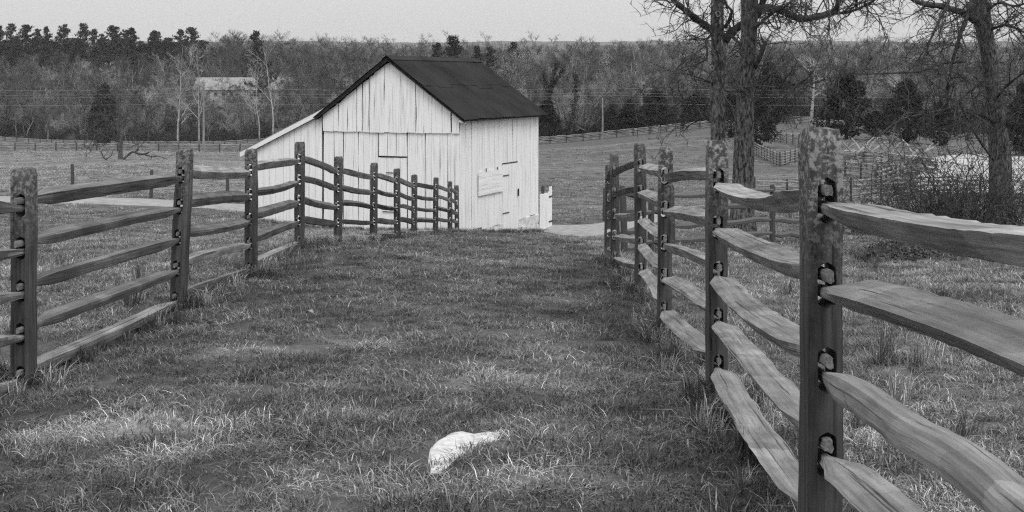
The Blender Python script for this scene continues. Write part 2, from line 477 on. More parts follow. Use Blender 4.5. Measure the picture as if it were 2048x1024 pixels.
# ---------------------------------------------------------------- barn
BC = Vector((-1.62, 39.0, 0)); BU = Vector((-0.914, 0.406, 0)); BV = Vector((0.406, 0.914, 0))   # corner, along the gable front (leftwards), along the side wall
BBASE, BEAVE, BAPEX = -4.76, -1.10, 0.67
BW, BL_ = 4.98, 6.3
barn = empty('barn', (BC.x, BC.y, BBASE), 'small whitewashed board barn with dark metal gable roof and lean-to', 'barn')
BINV = Matrix.Translation((-BC.x, -BC.y, -BBASE))
def bw_(u, v, z):
    p = BC + BU * u + BV * v
    return Vector((p.x - BC.x, p.y - BC.y, z - BBASE))
def roof_z(u):                        # underside line of the gable
    return BAPEX - abs(u - BW / 2) * (BAPEX - BEAVE) / (BW / 2)
def lean_z(u):
    return -1.02 - (u - BW) * 0.455
def board(name, a, b, z0a, z0b, z1a, z1b, plane, proud, seed, thick=0.022, mat='white', parent=barn, wave=0.013):
    """vertical plank between stations a,b on the wall plane; plane(s, off, z) maps to local coords"""
    r = random.Random(seed)
    mb = MB(); n = 7; mb.co = []
    ph = r.uniform(0, 99); o = r.uniform(0, 50)
    for i in range(n):
        t = i / (n - 1)
        for e, (s, z0, z1) in enumerate(((a, z0a, z1a), (b, z0b, z1b))):
            z = z0 + (z1 - z0) * t
            ss = s + wave * mnoise.noise((ph + e * 7.7, z * 1.4, 0)) * 2
            bow = 0.006 * mnoise.noise((ph, z * 0.8, 5))
            for q in (proud + bow, proud + bow - thick):
                mb.v.append(plane(ss, q, z)); mb.co.append((z + o, ss + o, q))
    for i in range(n - 1):
        k = i * 4
        mb.f += [(k, k + 2, k + 6, k + 4), (k + 3, k + 1, k + 5, k + 7), (k + 1, k, k + 4, k + 5), (k + 2, k + 3, k + 7, k + 6)]
    mb.f += [(0, 1, 3, 2), ((n - 1) * 4, (n - 1) * 4 + 2, (n - 1) * 4 + 3, (n - 1) * 4 + 1)]
    return mb.build(name, M[mat], parent)
front = lambda s, q, z: bw_(s, -q, z)
side = lambda s, q, z: bw_(-q, s, z)
def widths(total, lo, hi, rnd):
    w = []
    while sum(w) < total: w.append(rnd.uniform(lo, hi))
    k = total / sum(w)
    return [x * k for x in w]
def slat(name, plane, s0, s1, z0, z1, q0, q1, mat, parent=barn):
    mb = MB(); mb.co = []
    for z in (z0, z1):
        for s, q in ((s0, q0), (s1, q0), (s1, q1), (s0, q1)):
            mb.v.append(plane(s, q, z)); mb.co.append((s * 1.0 + 9, z, q))
    mb.f = [(3, 2, 1, 0), (4, 5, 6, 7), (0, 1, 5, 4), (1, 2, 6, 5), (2, 3, 7, 6), (3, 0, 4, 7)]
    return mb.build(name, M[mat], parent)
slat_ = slat
# near-black core behind the boards, its colour standing in for the shade inside
core = MB()
for (u, v) in ((0.06, 0.06), (BW - .06, 0.06), (BW - .06, BL_ - .06), (0.06, BL_ - .06)):
    core.v += [bw_(u, v, BBASE - 0.2), bw_(u, v, BEAVE - 0.03)]
core.v += [bw_(BW / 2, 0.06, BAPEX - 0.05), bw_(BW / 2, BL_ - .06, BAPEX - 0.05)]
core.f = [(0, 2, 3, 8, 1), (2, 4, 5, 3), (4, 6, 7, 9, 5), (6, 0, 1, 7), (3, 5, 9, 8), (1, 8, 9, 7)]
WALL = core.build('wall', M['dark'], barn)
rb = random.Random(11)
SEAM = -1.64
u = 0.0
for w in widths(BW, 0.2, 0.42, rb):          # upper gable boards, lapped over the lower ones
    a, b = u + 0.006, u + w - rb.choice([0.004, 0.006, 0.014, 0.026])
    segs = [(a, b)]
    if a < BW / 2 < b: segs = [(a, BW / 2 - .003), (BW / 2 + .003, b)]
    for (p, q) in segs:
        board('gable_board', p, q, SEAM + rb.uniform(-.02, .01), SEAM + rb.uniform(-.02, .01), roof_z(p) - .02 - rb.uniform(0, .06), roof_z(q) - .02 - rb.uniform(0, .06), front, 0.055 + rb.uniform(-.004, .012), rb.random(), parent=WALL)
    u += w
u = 0.0
DU0, DU1, DZ = 1.77, 2.93, -2.45             # low hatch door in the gable front
lower = widths(BW, 0.2, 0.42, rb)
edges = np.concatenate([[0], np.cumsum(lower)])
DU0 = float(edges[np.argmin(abs(edges - DU0))]); DU1 = float(edges[np.argmin(abs(edges - DU1))])     # the hatch ends on board joints
for w in lower:
    a, b = u + 0.006, u + w - rb.choice([0.004, 0.006, 0.014, 0.024])
    z0 = BBASE + rb.uniform(-.1, 0.02)
    if DU0 < (a + b) / 2 < DU1: z0 = DZ + 0.05
    board('board', a, b, z0, z0, SEAM + .05, SEAM + .05, front, 0.008 + rb.uniform(-.003, .006), rb.random(), parent=WALL)
    u += w
# hatch door leaves of the front
HATCH = slat_('hatch_door', front, DU0 + .02, DU1 - .02, BBASE - .1, DZ - .05, -0.03, -.012, 'dark')
u = DU0
for w in widths(DU1 - DU0, 0.24, 0.38, rb):
    board('door_board', u + .004, u + w - .006, BBASE - .1, BBASE - .1, DZ, DZ, front, 0.02 + rb.uniform(-.003, .004), rb.random(), parent=HATCH)
    u += w
slat('gap_shade_strip', front, DU0 + .12, DU1 - .1, DZ + .005, DZ + .045, 0.028, 0.033, 'iron', HATCH)  # raised dark strip painted in as the shade of the gap over the hatch
slat('hinge', front, 2.2, 2.62, -2.95, -2.92, 0.045, 0.052, 'iron', HATCH)
slat('hinge', front, 2.3, 2.75, -4.2, -4.17, 0.045, 0.052, 'iron', HATCH)
# right side wall
v = 0.0
for w in widths(BL_, 0.3, 0.52, rb):
    a, b = v + 0.006, v + w - rb.choice([0.006, 0.01, 0.02, 0.026])
    z0 = BBASE + rb.uniform(-.05, .04)
    board('side_board', a, b, z0, z0, BEAVE + .02, BEAVE + .02, side, 0.012 + rb.uniform(-.004, .012), rb.random(), wave=0.012, parent=WALL)
    v += w
# narrow door on the side wall
VD0, VD1 = 3.12, 4.45
dz1 = -2.79
DOOR = slat('side_door', side, VD0 + .05, VD1 - .05, BBASE - .3, dz1 - .05, 0.0, 0.018, 'dark')
def side_door():
    v = VD0
    d = None
    for w in widths(VD1 - VD0, 0.28, 0.5, rb):
        d = board('door_plank', v + .004, v + w - .006, BBASE - .42, BBASE - .36, dz1, dz1, side, 0.045 + rb.uniform(-.002, .004), rb.random(), parent=DOOR)
        v += w
side_door()
slat('gap_shade_strip', side, VD0 - .02, VD1 - .1, dz1 + .004, dz1 + .035, 0.03, 0.06, 'iron', DOOR)  # solid dark strip standing in for the shade in the door-head gap
for z in (-3.19, -4.45):
    slat('hinge', side, VD0 - .02, VD0 + .5, z, z + .03, 0.06, 0.07, 'iron', DOOR)
slat('latch', side, VD1 - .12, VD1 - .04, -3.95, -3.7, 0.07, 0.085, 'iron', DOOR)
# horizontal hatch boards
for i in range(4):
    z0 = -3.69 + i * .19
    slat('hatch_board', side, 1.22, VD0 - .05, z0, z0 + .187, 0.05, 0.072 + .003 * (i % 2), 'white')
for s_ in (1.75, 2.65):
    slat('hatch_hinge', side, s_, s_ + .04, -2.95, -2.84, 0.06, 0.08, 'iron')
# whitewashed stone footing under the side wall
rs = random.Random(5)
for row in range(2):
    v = 1.2
    while v < BL_ - 0.05:
        w = min(rs.uniform(0.35, 0.8), BL_ - v)
        z1 = BBASE - .01 - row * .3; z0 = z1 - .3
        if z1 > BBASE - 0.62:
            mb = MB(); mb.box((0, 0, 0), (1, 1, 1))
            mb.v = [side(v + .006 + p.x * (w - .012), -0.3 + p.y * (0.3 + rs.uniform(.0, .05)), z0 + .006 + p.z * (z1 - z0 - .01)) for p in mb.v]
            mb.build('footing_stone', M['whitestone'], WALL)
        v += w
# lean-to on the left
LW = 3.05
lc = MB()
for (u, v) in ((BW + .05, 0.09), (BW + LW - .05, 0.09), (BW + LW - .05, 4.9), (BW + .05, 4.9)):
    lc.v += [bw_(u, v, BBASE - 0.2), bw_(u, v, lean_z(u) - .08)]
lc.f = [(0, 2, 3, 1), (2, 4, 5, 3), (4, 6, 7, 5), (1, 3, 5, 7)]
LEAN = lc.build('lean_to_wall', M['dark'], barn)  # near-black core: the shade behind the lean-to boards is in its colour
u = BW + 0.09
for w in widths(LW - .09, 0.2, 0.36, rb):
    a, b = u + .004, u + w - rb.choice([.003, .005, .008])
    board('lean_to_board', a, b, BBASE - .25, BBASE - .25, lean_z(a) - .05, lean_z(b) - .05, front, -0.03 + rb.uniform(-.003, .004), rb.random(), wave=.004, parent=LEAN)
    u += w
v = 0.1
for w in widths(4.8, 0.3, 0.5, rb):
    board('lean_to_board', v + .004, v + w - .006, BBASE - .3, BBASE - .3, lean_z(BW + LW) - .05, lean_z(BW + LW) - .05, lambda s, q, z: bw_(BW + LW + q, s, z), 0.0, rb.random(), parent=LEAN)
    v += w
def beam(name, a, b, h, t, mat, nrm, parent=barn, seg=1):
    """plank from a to b (local points on its lower edge), h up, thickness t along nrm"""
    mb = MB(); mb.co = []
    for p in (a, b):
        for dz in (0, h):
            for q in (0, t):
                mb.v.append(p + Vector((0, 0, dz)) + nrm * q); mb.co.append(((p - a).length, dz, q))
    mb.f = [(0, 1, 3, 2), (4, 6, 7, 5), (0, 4, 5, 1), (2, 3, 7, 6), (0, 2, 6, 4), (1, 5, 7, 3)]
    return mb.build(name, M[mat], parent)
u0, u1 = BW - .04, BW + LW + .22
beam('fascia', bw_(u0, -.10, lean_z(u0) - .06), bw_(u1, -.10, lean_z(u1) - .06), .17, .025, 'white', BV * 1)
# lean-to roof sheets
def sheet(name, p0, du, dv, amp, waves, mat, seed, parent=barn):
    """corrugated sheet: p0 corner, du vector across the waves, dv down the slope"""
    r = random.Random(seed); mb = MB()
    n = waves * 4 + 1
    nr = du.cross(dv).normalized()
    if nr.z < 0: nr = -nr
    for j in range(4):
        for i in range(n):
            t = i / (n - 1)
            mb.v.append(p0 + du * t + dv * (j / 3) + nr * (amp * math.sin(t * waves * 2 * math.pi) + .012 * mnoise.noise((seed * 31 + t * 2, j * 1.1, 0))))
    for j in range(3):
        for i in range(n - 1):
            k = j * n + i
            mb.f.append((k, k + 1, k + n + 1, k + n))
    m = len(mb.v)
    return mb.build(name, M[mat], parent)
dvl = bw_(BW + LW + .25, 0, lean_z(BW + LW + .25)) - bw_(BW - .02, 0, lean_z(BW - .02))
for k in range(6):
    sheet('lean_to_roof_sheet', bw_(BW - .02, -.12 + k * .86, lean_z(BW - .02) + .12 + .004 * (k % 2)), BV * .89, dvl, .008, 10, 'light_roof', 60 + k)
# rake boards: dark board plus the overhang's shading, both painted as one dark edge
NF = BV * 1
beam('rake_board_and_shade', bw_(BW / 2 + .0, -.20, BAPEX - .03), bw_(BW + .22, -.20, roof_z(BW + .22) - .03), .13, .03, 'dark', NF)
beam('rake_board_and_shade', bw_(BW / 2 - .0, -.20, BAPEX - .03), bw_(-.26, -.20, roof_z(-.26) - .03), .11, .03, 'dark', NF)
# roof deck carrying the sheets
dk = MB()
for v_ in (-.2, 6.48):
    for u_ in (-.24, BW / 2, BW + .24):
        dk.v += [bw_(u_, v_, roof_z(u_) + .01), bw_(u_, v_, roof_z(u_) + .06)]
dk.f = [(0, 2, 3, 1), (2, 4, 5, 3), (6, 7, 9, 8), (8, 9, 11, 10), (1, 3, 9, 7), (3, 5, 11, 9), (0, 6, 8, 2), (2, 8, 10, 4), (0, 1, 7, 6), (4, 10, 11, 5)]
ROOF = dk.build('roof', M['dark'], barn)
# corrugated sheets of the main roof
rr_ = random.Random(3)
for sgn in (1, -1):
    ue = -.28 if sgn > 0 else BW + .28
    full = bw_(ue, 0, roof_z(ue)) - bw_(BW / 2, 0, BAPEX)
    nsh = 7; wv = 6.75 / nsh
    for k in range(nsh):
        cut = 0.5 + rr_.uniform(-.04, .04)
        a0 = bw_(BW / 2, -.24 + k * wv, BAPEX + .105 + .008 * (k % 2))
        x0 = rr_.uniform(-.015, .025)
        sheet('roof_sheet', a0 + full * (cut - .02), BV * (wv + .03), full * (1 - cut + .02 + rr_.uniform(-.004, .012)), .011, 12, 'roof', k + 20 * sgn, ROOF)
        sheet('roof_sheet', a0 + full * .0 + Vector((0, 0, .016)), BV * (wv + .03), full * cut, .011, 12, 'roof', k + 40 * sgn, ROOF)
    for k in range(3):
        sheet('ridge_cap', bw_(BW / 2, -.26 + k * 2.26, BAPEX + .15 + .006 * k), BV * 2.3, full * .07, 0.0, 3, 'roof', k + 70 * sgn, ROOF)
# rafter ends
for u, zz in ((-.12, roof_z(-.12) - .08),):
    beam('eave_block', bw_(-.02, -.15, roof_z(-.02) - .16), bw_(-.24, -.15, roof_z(-.24) - .06), .08, .03, 'white', NF)

# picket gate behind the barn and its posts
g0 = P(1079, 462, 45.2); g1 = P(1103, 463, 46.6)
gate = empty('picket_gate', (g0.x, g0.y, gz(g0.x, g0.y)), 'white picket gate standing open at the far corner of the barn', 'gate')
gd = Vector((g1.x - g0.x, g1.y - g0.y, 0)); gl = gd.length; gd.normalize(); gn = Vector((gd.y, -gd.x, 0))
for i in range(9):
    t = gl * i / 9
    zt = 1.32 if i < 7 else 1.52
    mb = MB(); mb.co = []
    for z in (0.02 + .01 * (i % 3), zt + .02 * math.sin(i * 2.3)):
        for s, q in ((t, 0), (t + gl / 9 - .02, 0), (t + gl / 9 - .02, .022), (t, .022)):
            mb.v.append(gd * s + gn * q + Vector((0, 0, z))); mb.co.append((z + i, s, q))
    mb.f = [(3, 2, 1, 0), (4, 5, 6, 7), (0, 1, 5, 4), (1, 2, 6, 5), (2, 3, 7, 6), (3, 0, 4, 7)]
    mb.build('picket', M['white'], gate)
for z in (.2, 1.12):
    mb = MB()
    for zz in (z, z + .05):
        for s, q in ((gl * .72, .024), (gl * 1.02, .024), (gl * 1.02, .04), (gl * .72, .04)):
            mb.v.append(gd * s + gn * q + Vector((0, 0, zz)))
    mb.f = [(3, 2, 1, 0), (4, 5, 6, 7), (0, 1, 5, 4), (1, 2, 6, 5), (2, 3, 7, 6), (3, 0, 4, 7)]
    mb.build('hinge', M['iron'], gate)

# ---------------------------------------------------------------- post-and-rail fences
HT, HS = 0.235, 0.28          # first mortise below the top, mortise spacing
def post_mesh(seed, H, w, dep, lich, nh=5):
    r = random.Random(seed); mb = MB(); mb.co = []; lic = []
    bury = 0.35
    zs = [H - HT - i * HS for i in range(nh)]
    hw, hh = 0.031, 0.078           # half width / half height of a mortise
    rows = [H]
    hx = r.uniform(-.012, .012)
    ph = r.uniform(0, 90)
    def add(x, y, z):
        n1 = mnoise.noise((x * 7 + ph, y * 7, z * 2.2)) * .007 + mnoise.noise((x * 18 + ph, y * 18, z * 9)) * .0035
        top = max(0, (z - (H - .04)) / .04)
        k = 1 - .16 * top
        mb.v.append(Vector((x * k + n1, y * k + mnoise.noise((x * 7, y * 7 + ph, z * 2.2)) * .006, z + top * .016 * mnoise.noise((x * 22, y * 22, ph)))))
        mb.co.append((z + ph, x + ph, y)); lic.append(lich * min(1, max(0, (z - (H - .62)) / .5)) ** 1.3)
        return len(mb.v) - 1
    N = 16
    segs = []       # (ztop, zbot, holecentre or None)
    z = H
    for c in zs:
        segs.append((z, c + hh + .03, None)); segs.append((c + hh + .03, c - hh - .03, c)); z = c - hh - .03
    segs.append((z, -bury, None))
    xa, xb = -w / 2, w / 2
    for zt, zb, c in segs:
        if zt - zb < 1e-4: continue
        if c is None:
            n = max(1, int((zt - zb) / .05))
            zz = [zt - (zt - zb) * i / n for i in range(n + 1)]
            if zt == H: zz = [H, H - .015, H - .04] + [q for q in zz if q < H - .05]
            xs = [xa, xa + .012, 0, xb - .012, xb]
            g = {}
            for sy in (-1, 1):
                for i, q in enumerate(zz):
                    for j, x in enumerate(xs):
                        inset = .008 if j in (0, 4) else 0
                        g[sy, i, j] = add(x, sy * (dep / 2 - inset), q)
            for i in range(len(zz) - 1):
                for j in range(4):
                    mb.f.append((g[-1, i, j], g[-1, i + 1, j], g[-1, i + 1, j + 1], g[-1, i, j + 1]))
                    mb.f.append((g[1, i, j + 1], g[1, i + 1, j + 1], g[1, i + 1, j], g[1, i, j]))
                mb.f.append((g[1, i, 0], g[1, i + 1, 0], g[-1, i + 1, 0], g[-1, i, 0]))
                mb.f.append((g[-1, i, 4], g[-1, i + 1, 4], g[1, i + 1, 4], g[1, i, 4]))
            if zt == H:
                for j in range(4):
                    mb.f.append((g[-1, 0, j], g[-1, 0, j + 1], g[1, 0, j + 1], g[1, 0, j]))
        else:
            cz = (zt + zb) / 2; hz = (zt - zb) / 2
            ring = {}
            corner = math.atan2(hz, w / 2)
            angs = sorted([k * 2 * math.pi / N + 1e-3 for k in range(N)] + [corner, math.pi - corner, math.pi + corner, 2 * math.pi - corner])
            n = len(angs)
            for sy in (-1, 1):
                for i, a in enumerate(angs):
                    ca, sa = math.cos(a), math.sin(a)
                    t = min((w / 2) / max(abs(ca), 1e-6), hz / max(abs(sa), 1e-6))
                    px_, pz_ = ca * t, sa * t
                    edge = abs(abs(px_) - w / 2) < 1e-6
                    ring[sy, 0, i] = add(px_, sy * (dep / 2 - (.008 if edge else 0)), cz + pz_)
                    # stadium outline
                    s_ = hh - hw
                    best = None
                    tt = 0.0
                    lo, hi = 0, .2
                    for _ in range(18):
                        md = (lo + hi) / 2
                        x, zz_ = ca * md, sa * md
                        dz = max(0, abs(zz_) - s_)
                        if math.hypot(x, dz) > hw: hi = md
                        else: lo = md
                    ring[sy, 1, i] = add(hx + ca * lo, sy * dep / 2, c + sa * lo)
            for i in range(n):
                j = (i + 1) % n
                mb.f.append((ring[-1, 0, i], ring[-1, 0, j], ring[-1, 1, j], ring[-1, 1, i])[::-1])
                mb.f.append((ring[1, 0, i], ring[1, 0, j], ring[1, 1, j], ring[1, 1, i]))
                mb.f.append((ring[-1, 1, i], ring[1, 1, i], ring[1, 1, j], ring[-1, 1, j])[::-1])
                a, b = mb.v[ring[-1, 0, i]], mb.v[ring[-1, 0, j]]
                if abs(abs(a.x) - w / 2) < .03 and abs(abs(b.x) - w / 2) < .03 and a.x * b.x > 0 and abs(a.z - b.z) > 1e-4:
                    f = (ring[-1, 0, i], ring[1, 0, i], ring[1, 0, j], ring[-1, 0, j])
                    mb.f.append(f if a.x > 0 else f)
    me = mb.mesh('post', M['post'], 40)
    a = me.attributes.new('lich', 'FLOAT', 'POINT'); a.data.foreach_set('value', np.array(lic, np.float32))
    return me, hx
def rail_mesh(a, b, seed, ext=0.115, w=.125, h=.095, bow=None, n=26, mat='rail', wavy=0.0, tip=(1, -1), lat=None, round_=False, dr=None, tilt=1):
    """split rail from post-hole centre a to b; its hewn ends pass through both mortises"""
    r = random.Random(seed); mb = MB(); mb.co = []
    ax = (b - a); L = ax.length; ax.normalize()
    s = ax.cross(Vector((0, 0, 1))).normalized(); up = s.cross(ax)
    if bow is None: bow = r.choice([-.055, -.03, -.015, .0, .01, .02, .035]) * r.uniform(.4, .9)
    latb = r.uniform(-.03, .03) if lat is None else lat
    tw0 = r.uniform(-.22, .22); tw1 = tw0 + r.uniform(-.1, .1)
    # cross-section: uneven split wedge
    base = []
    K = 12
    # wide weathered top, undercut sides
    nb_ = r.uniform(.25, .75); sk = r.uniform(-.3, .3); dr = (tilt * r.uniform(.3, 1.3) if tilt > 0 else -r.uniform(0, .8)) if dr is None else dr
    if tilt > 0: nb_ = r.uniform(.2, .5); sk = r.uniform(.15, .45)
    quad = [(-nb_ + sk, -1), (nb_ + sk, -1 + .2 * r.random()), (1, .8 + dr * .5), (-1, .8 - dr * .5)]
    if round_: quad = [(-.75, -.85), (.75, -.8), (.8, .75), (-.7, .8)]
    for q in range(4):
        p, p2 = quad[q], quad[(q + 1) % 4]
        for m in range(3):
            t = m / 3
            bulge = 1 + ((.25 if round_ else .05) if m else -.02)
            base.append(((p[0] * (1 - t) + p2[0] * t) * bulge, (p[1] * (1 - t) + p2[1] * t) * bulge))
    rect = []
    for j in range(12):
        a_ = -math.pi * .75 + j * math.pi / 6
        ca, sa = math.cos(a_), math.sin(a_); m_ = max(abs(ca), abs(sa)) ** .4
        rect.append((ca / m_ * .95, sa / m_ * 1.05))
    ext = ext * r.uniform(.85, 1.3)
    rect = [(a_ * r.uniform(.72, 1.1), b_ * r.uniform(.75, 1.1)) for a_, b_ in rect]
    tot = L + 2 * ext
    ph = r.uniform(0, 500)
    for i in range(n + 1):
        t = i / n
        x = -ext + tot * t
        q0 = min(1, max(0, (min(x, L - x) - .07) / .34)); k0 = k1 = q0 * q0 * (3 - 2 * q0)
        kw = (.30 + .70 * q0) * (.72 if i in (0, n) else 1); kh = (.042 / h) + (1 - .042 / h) * q0
        c = a + ax * x + up * (bow * 4 * max(0, x / L) * max(0, 1 - x / L)) + s * (latb * math.sin(max(0, min(1, x / L)) * math.pi))
        c = c + up * .030 * (tip[0] + (tip[1] - tip[0]) * x / L)
        c = c + s * (mnoise.noise((ph, x * 1.7, 0)) * .004 + wavy * .05 * math.sin(x * 7.6 + ph)) + up * (mnoise.noise((ph, x * 1.9, 7)) * .004 + wavy * .03 * math.sin(x * 6.3 + ph + 1))
        tw = (tw0 + (tw1 - tw0) * t) * min(k0, k1)
        g = 1 + .03 * mnoise.noise((ph, x * 2.3, 3))
        ct, st = math.cos(tw), math.sin(tw)
        for j, (px_, pz_) in enumerate(base):
            f = 1 + .03 * mnoise.noise((ph + px_ * 1.3, pz_ * 1.3, x * 3.0)) + .07 * mnoise.noise((ph + px_ * 3, pz_ * 3, x * 19.0)) + r.uniform(-.035, .035)
            qx, qz = rect[j]; k_ = min(1, q0 * 1.15)
            X_, Z_ = (px_ * k_ + qx * (1 - k_)) * w / 2 * kw * f * g, (pz_ * k_ + qz * (1 - k_)) * h / 2 * kh * f * g
            X_, Z_ = X_ * ct - Z_ * st, X_ * st + Z_ * ct
            mb.v.append(c + s * X_ + up * Z_); mb.co.append((x + ph, px_ * w * .5 + ph, pz_ * h * .5))
    K = len(base)
    for i in range(n):
        for j in range(K):
            p = i * K + j; q = i * K + (j + 1) % K
            mb.f.append((p, q, q + K, p + K))
    mb.f.append(tuple(range(K))); mb.f.append(tuple(range(n * K + K - 1, n * K - 1, -1)))
    o = a.copy()
    mb.v = [v - o for v in mb.v]
    me = mb.mesh('rail', M[mat], 16)
    me.materials.append(M['endgrain'])
    for f in me.polygons:
        if f.index >= n * K or f.index < K: f.material_index = 1      # pale hewn end at the near mortise and both cut faces
    return me, o
def lane_fence(name, label, posts, H, w, dep, seed, lich, mats=('rail', 'rail', 'rail_dark'), leans=None, special=None, extra_h=None, nseg=24, tilt=1):
    """posts: list of (x, y); builds posts with mortises and five rails per bay"""
    r = random.Random(seed)
    pts = [Vector((x, y, gz(x, y))) for x, y in posts]
    root = empty(name, pts[0], label, 'fence')
    holes = []
    for i, p in enumerate(pts):
        if extra_h and i in extra_h: p = p.copy(); p.z += extra_h[i]
        a = pts[max(0, i - 1)]; b = pts[min(len(pts) - 1, i + 1)]
        d = (b - a); rz = math.atan2(d.y, d.x) - math.pi / 2
        me, hx = post_mesh(seed * 100 + i, H, w, dep, lich(i) if callable(lich) else lich)
        o = mkobj('post', me, root, p - pts[0])
        lx, ly = (leans or {}).get(i, (r.uniform(-.012, .012), r.uniform(-.012, .012)))
        o.rotation_euler = (lx, ly, rz + r.uniform(-.05, .05))
        mt = Matrix.Translation(p) @ o.rotation_euler.to_matrix().to_4x4()
        holes.append([mt @ Vector((hx, 0, H - HT - k * HS)) for k in range(5)])
    for i in range(len(pts) - 1):
        for k in range(5):
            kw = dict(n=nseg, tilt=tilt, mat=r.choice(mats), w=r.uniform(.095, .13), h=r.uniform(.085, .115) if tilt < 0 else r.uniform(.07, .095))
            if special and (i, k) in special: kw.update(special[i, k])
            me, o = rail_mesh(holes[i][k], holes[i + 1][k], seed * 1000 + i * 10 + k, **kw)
            mkobj('rail', me, root, o - pts[0])
    return root
LPW = [((x - CX) * d / F, d) for x, y, d in LP]
p0 = (-3.55, 5.2)
LEFT = [(-3.72, 2.2), p0] + LPW
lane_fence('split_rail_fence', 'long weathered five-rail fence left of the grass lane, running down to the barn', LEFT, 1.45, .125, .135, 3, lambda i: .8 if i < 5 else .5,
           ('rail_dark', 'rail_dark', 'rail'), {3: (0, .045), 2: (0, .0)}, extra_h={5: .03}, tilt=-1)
RPW = [((x - CX) * d / F, d) for x, y, d in RP]
RIGHT = [(0.93, 1.15)] + RPW
lane_fence('split_rail_fence', 'weathered five-rail fence on the right side of the lane, its nearest post largest in view', RIGHT, 1.47, .115, .155, 5, lambda i: 1.0 if i < 4 else .5,
           ('rail', 'rail', 'rail_dark'), {1: (0, 0.0), 2: (0, 0.0)},
           {(1, 0): dict(bow=-.075, n=40, w=.15, h=.075, dr=1.1, mat='rail'), (0, 0): dict(bow=-.035, n=60, w=.14, h=.078, dr=.5, mat='rail', lat=.02), (0, 1): dict(bow=.035, n=60, w=.13, h=.085, dr=.75, mat='rail'), (0, 2): dict(bow=.02, n=60, w=.10, h=.095, wavy=.15, mat='rail', round_=True),
            (0, 3): dict(bow=.05, n=50, w=.13, h=.062, dr=1.1, mat='rail'), (1, 1): dict(bow=-.03, n=40, w=.15), (1, 2): dict(n=40, w=.15), (1, 3): dict(n=40, w=.15), (1, 4): dict(n=40, w=.15, bow=-.02)}, {0: -1.455 - gz(.93, 1.15), 2: .10, 3: .11, 4: .15, 6: .05}, nseg=30)

# simple fences farther off: posts and rails share meshes
def unit_post(mat, r=.07):
    mb = MB(); rr = random.Random(2)
    mb.tube([Vector((0, 0, -.3)), Vector((.005, 0, .5)), Vector((0, .006, .95)), Vector((0, 0, 1.0))], [r, r * .97, r * .92, r * .7], 7)
    return mb.mesh('post', M[mat], 40)
def unit_rail(mat, seed, r=.05):
    mb = MB(); rr = random.Random(seed)
    mb.tube([Vector((t / 6, rr.uniform(-.02, .02), rr.uniform(-.025, .025))) for t in range(7)], [r * (.55 if t in (0, 6) else rr.uniform(.85, 1.1)) for t in range(7)], 6)
    return mb.mesh('rail', M[mat], 40)
M['farpost'] = noise_mat('far_post_wood', 0.035, 0.07, (1, 1, 1), 'pos')
M['palewood'] = noise_mat('bleached_rail_wood', 0.26, 0.46, (1, 1, 1), 'pos')
UW = [unit_rail('palewood', 30 + k) for k in range(4)]
UP, UR = unit_post('farpost'), [unit_rail('farwood', k) for k in range(5)]
UPD, URD = unit_post('post', .075), [unit_rail('rail_dark', 10 + k, .055) for k in range(5)]
def orient(o, a, b):
    d = b - a
    o.location = a
    o.rotation_euler = d.to_track_quat('X', 'Z').to_euler()
    o.scale = (d.length, 1, 1)
def line_fence(name, label, path, spacing, nr, H, up=UP, ur=UR, seed=1, z0=.2, thick=1.0):
    r = random.Random(seed)
    pts = []
    for (x0, y0), (x1, y1) in zip(path[:-1], path[1:]):
        L = math.hypot(x1 - x0, y1 - y0); n = max(1, round(L / spacing))
        pts += [(x0 + (x1 - x0) * i / n, y0 + (y1 - y0) * i / n) for i in range(n)]
    pts.append(path[-1])
    zs = terr([p[0] for p in pts], [p[1] for p in pts])
    root = empty(name, (pts[0][0], pts[0][1], zs[0]), label, 'fence')
    o0 = Vector(root.location)
    W = [Vector((x, y, z)) for (x, y), z in zip(pts, zs)]
    for p in W:
        o = mkobj('post', up, root, p - o0); o.scale = (thick * .75, thick * .75, H * r.uniform(.96, 1.05)); o.rotation_euler = (r.uniform(-.03, .03), r.uniform(-.03, .03), r.uniform(0, 6))
    for a, b in zip(W[:-1], W[1:]):
        for k in range(nr):
            z = z0 + (H - .15 - z0) * k / max(1, nr - 1)
            o = mkobj('rail', r.choice(ur), root)
            ja, jb = r.uniform(-.04, .04), r.uniform(-.04, .04)
            orient(o, a - o0 + Vector((0, 0, z + ja)), b - o0 + Vector((0, 0, z + jb)))
            o.scale = (o.scale[0], thick, thick)
    return root
def W2(px, d): return ((px - CX) * d / F, d)
line_fence('rail_fence', 'dark four-rail fence crossing behind the right lane fence, at the foot of the twin trees', [(1.85, 20.6), W2(1345, 25), W2(1545, 26), W2(1650, 26.5)], 3.0, 4, 1.25, UPD, URD, 4, .2, 1.1)
line_fence('rail_fence', 'nearer of the two long rail fences at the foot of the left woods', [W2(-260, 184), W2(480, 186), W2(650, 190)], 3.0, 5, 1.25, seed=5, thick=2.0)
line_fence('rail_fence', 'farther pale fence line close under the left woods', [W2(-200, 336), W2(700, 342)], 3.05, 3, 1.2, seed=6, thick=2.6)
line_fence('rail_fence', 'far rail fence climbing right along the wood edge beyond the barn field', [W2(900, 214), W2(1100, 215), W2(1400, 214), W2(1700, 215), W2(2100, 216)], 3.0, 5, 1.35, seed=7, thick=2.0)
line_fence('rail_fence', 'far zigzag fence in the right field, seen just right of the twin trunks', [W2(1490, 150), W2(1560, 118), W2(1608, 128), W2(1612, 150), W2(1505, 172)], 2.4, 5, 1.35, seed=8, thick=1.4)
line_fence('rail_fence', 'pale fence bending in front of the stacked worm fence on the right', [W2(1660, 104), W2(1755, 96), W2(1800, 100), W2(1752, 88)], 2.6, 4, 1.35, seed=9, thick=1.4)
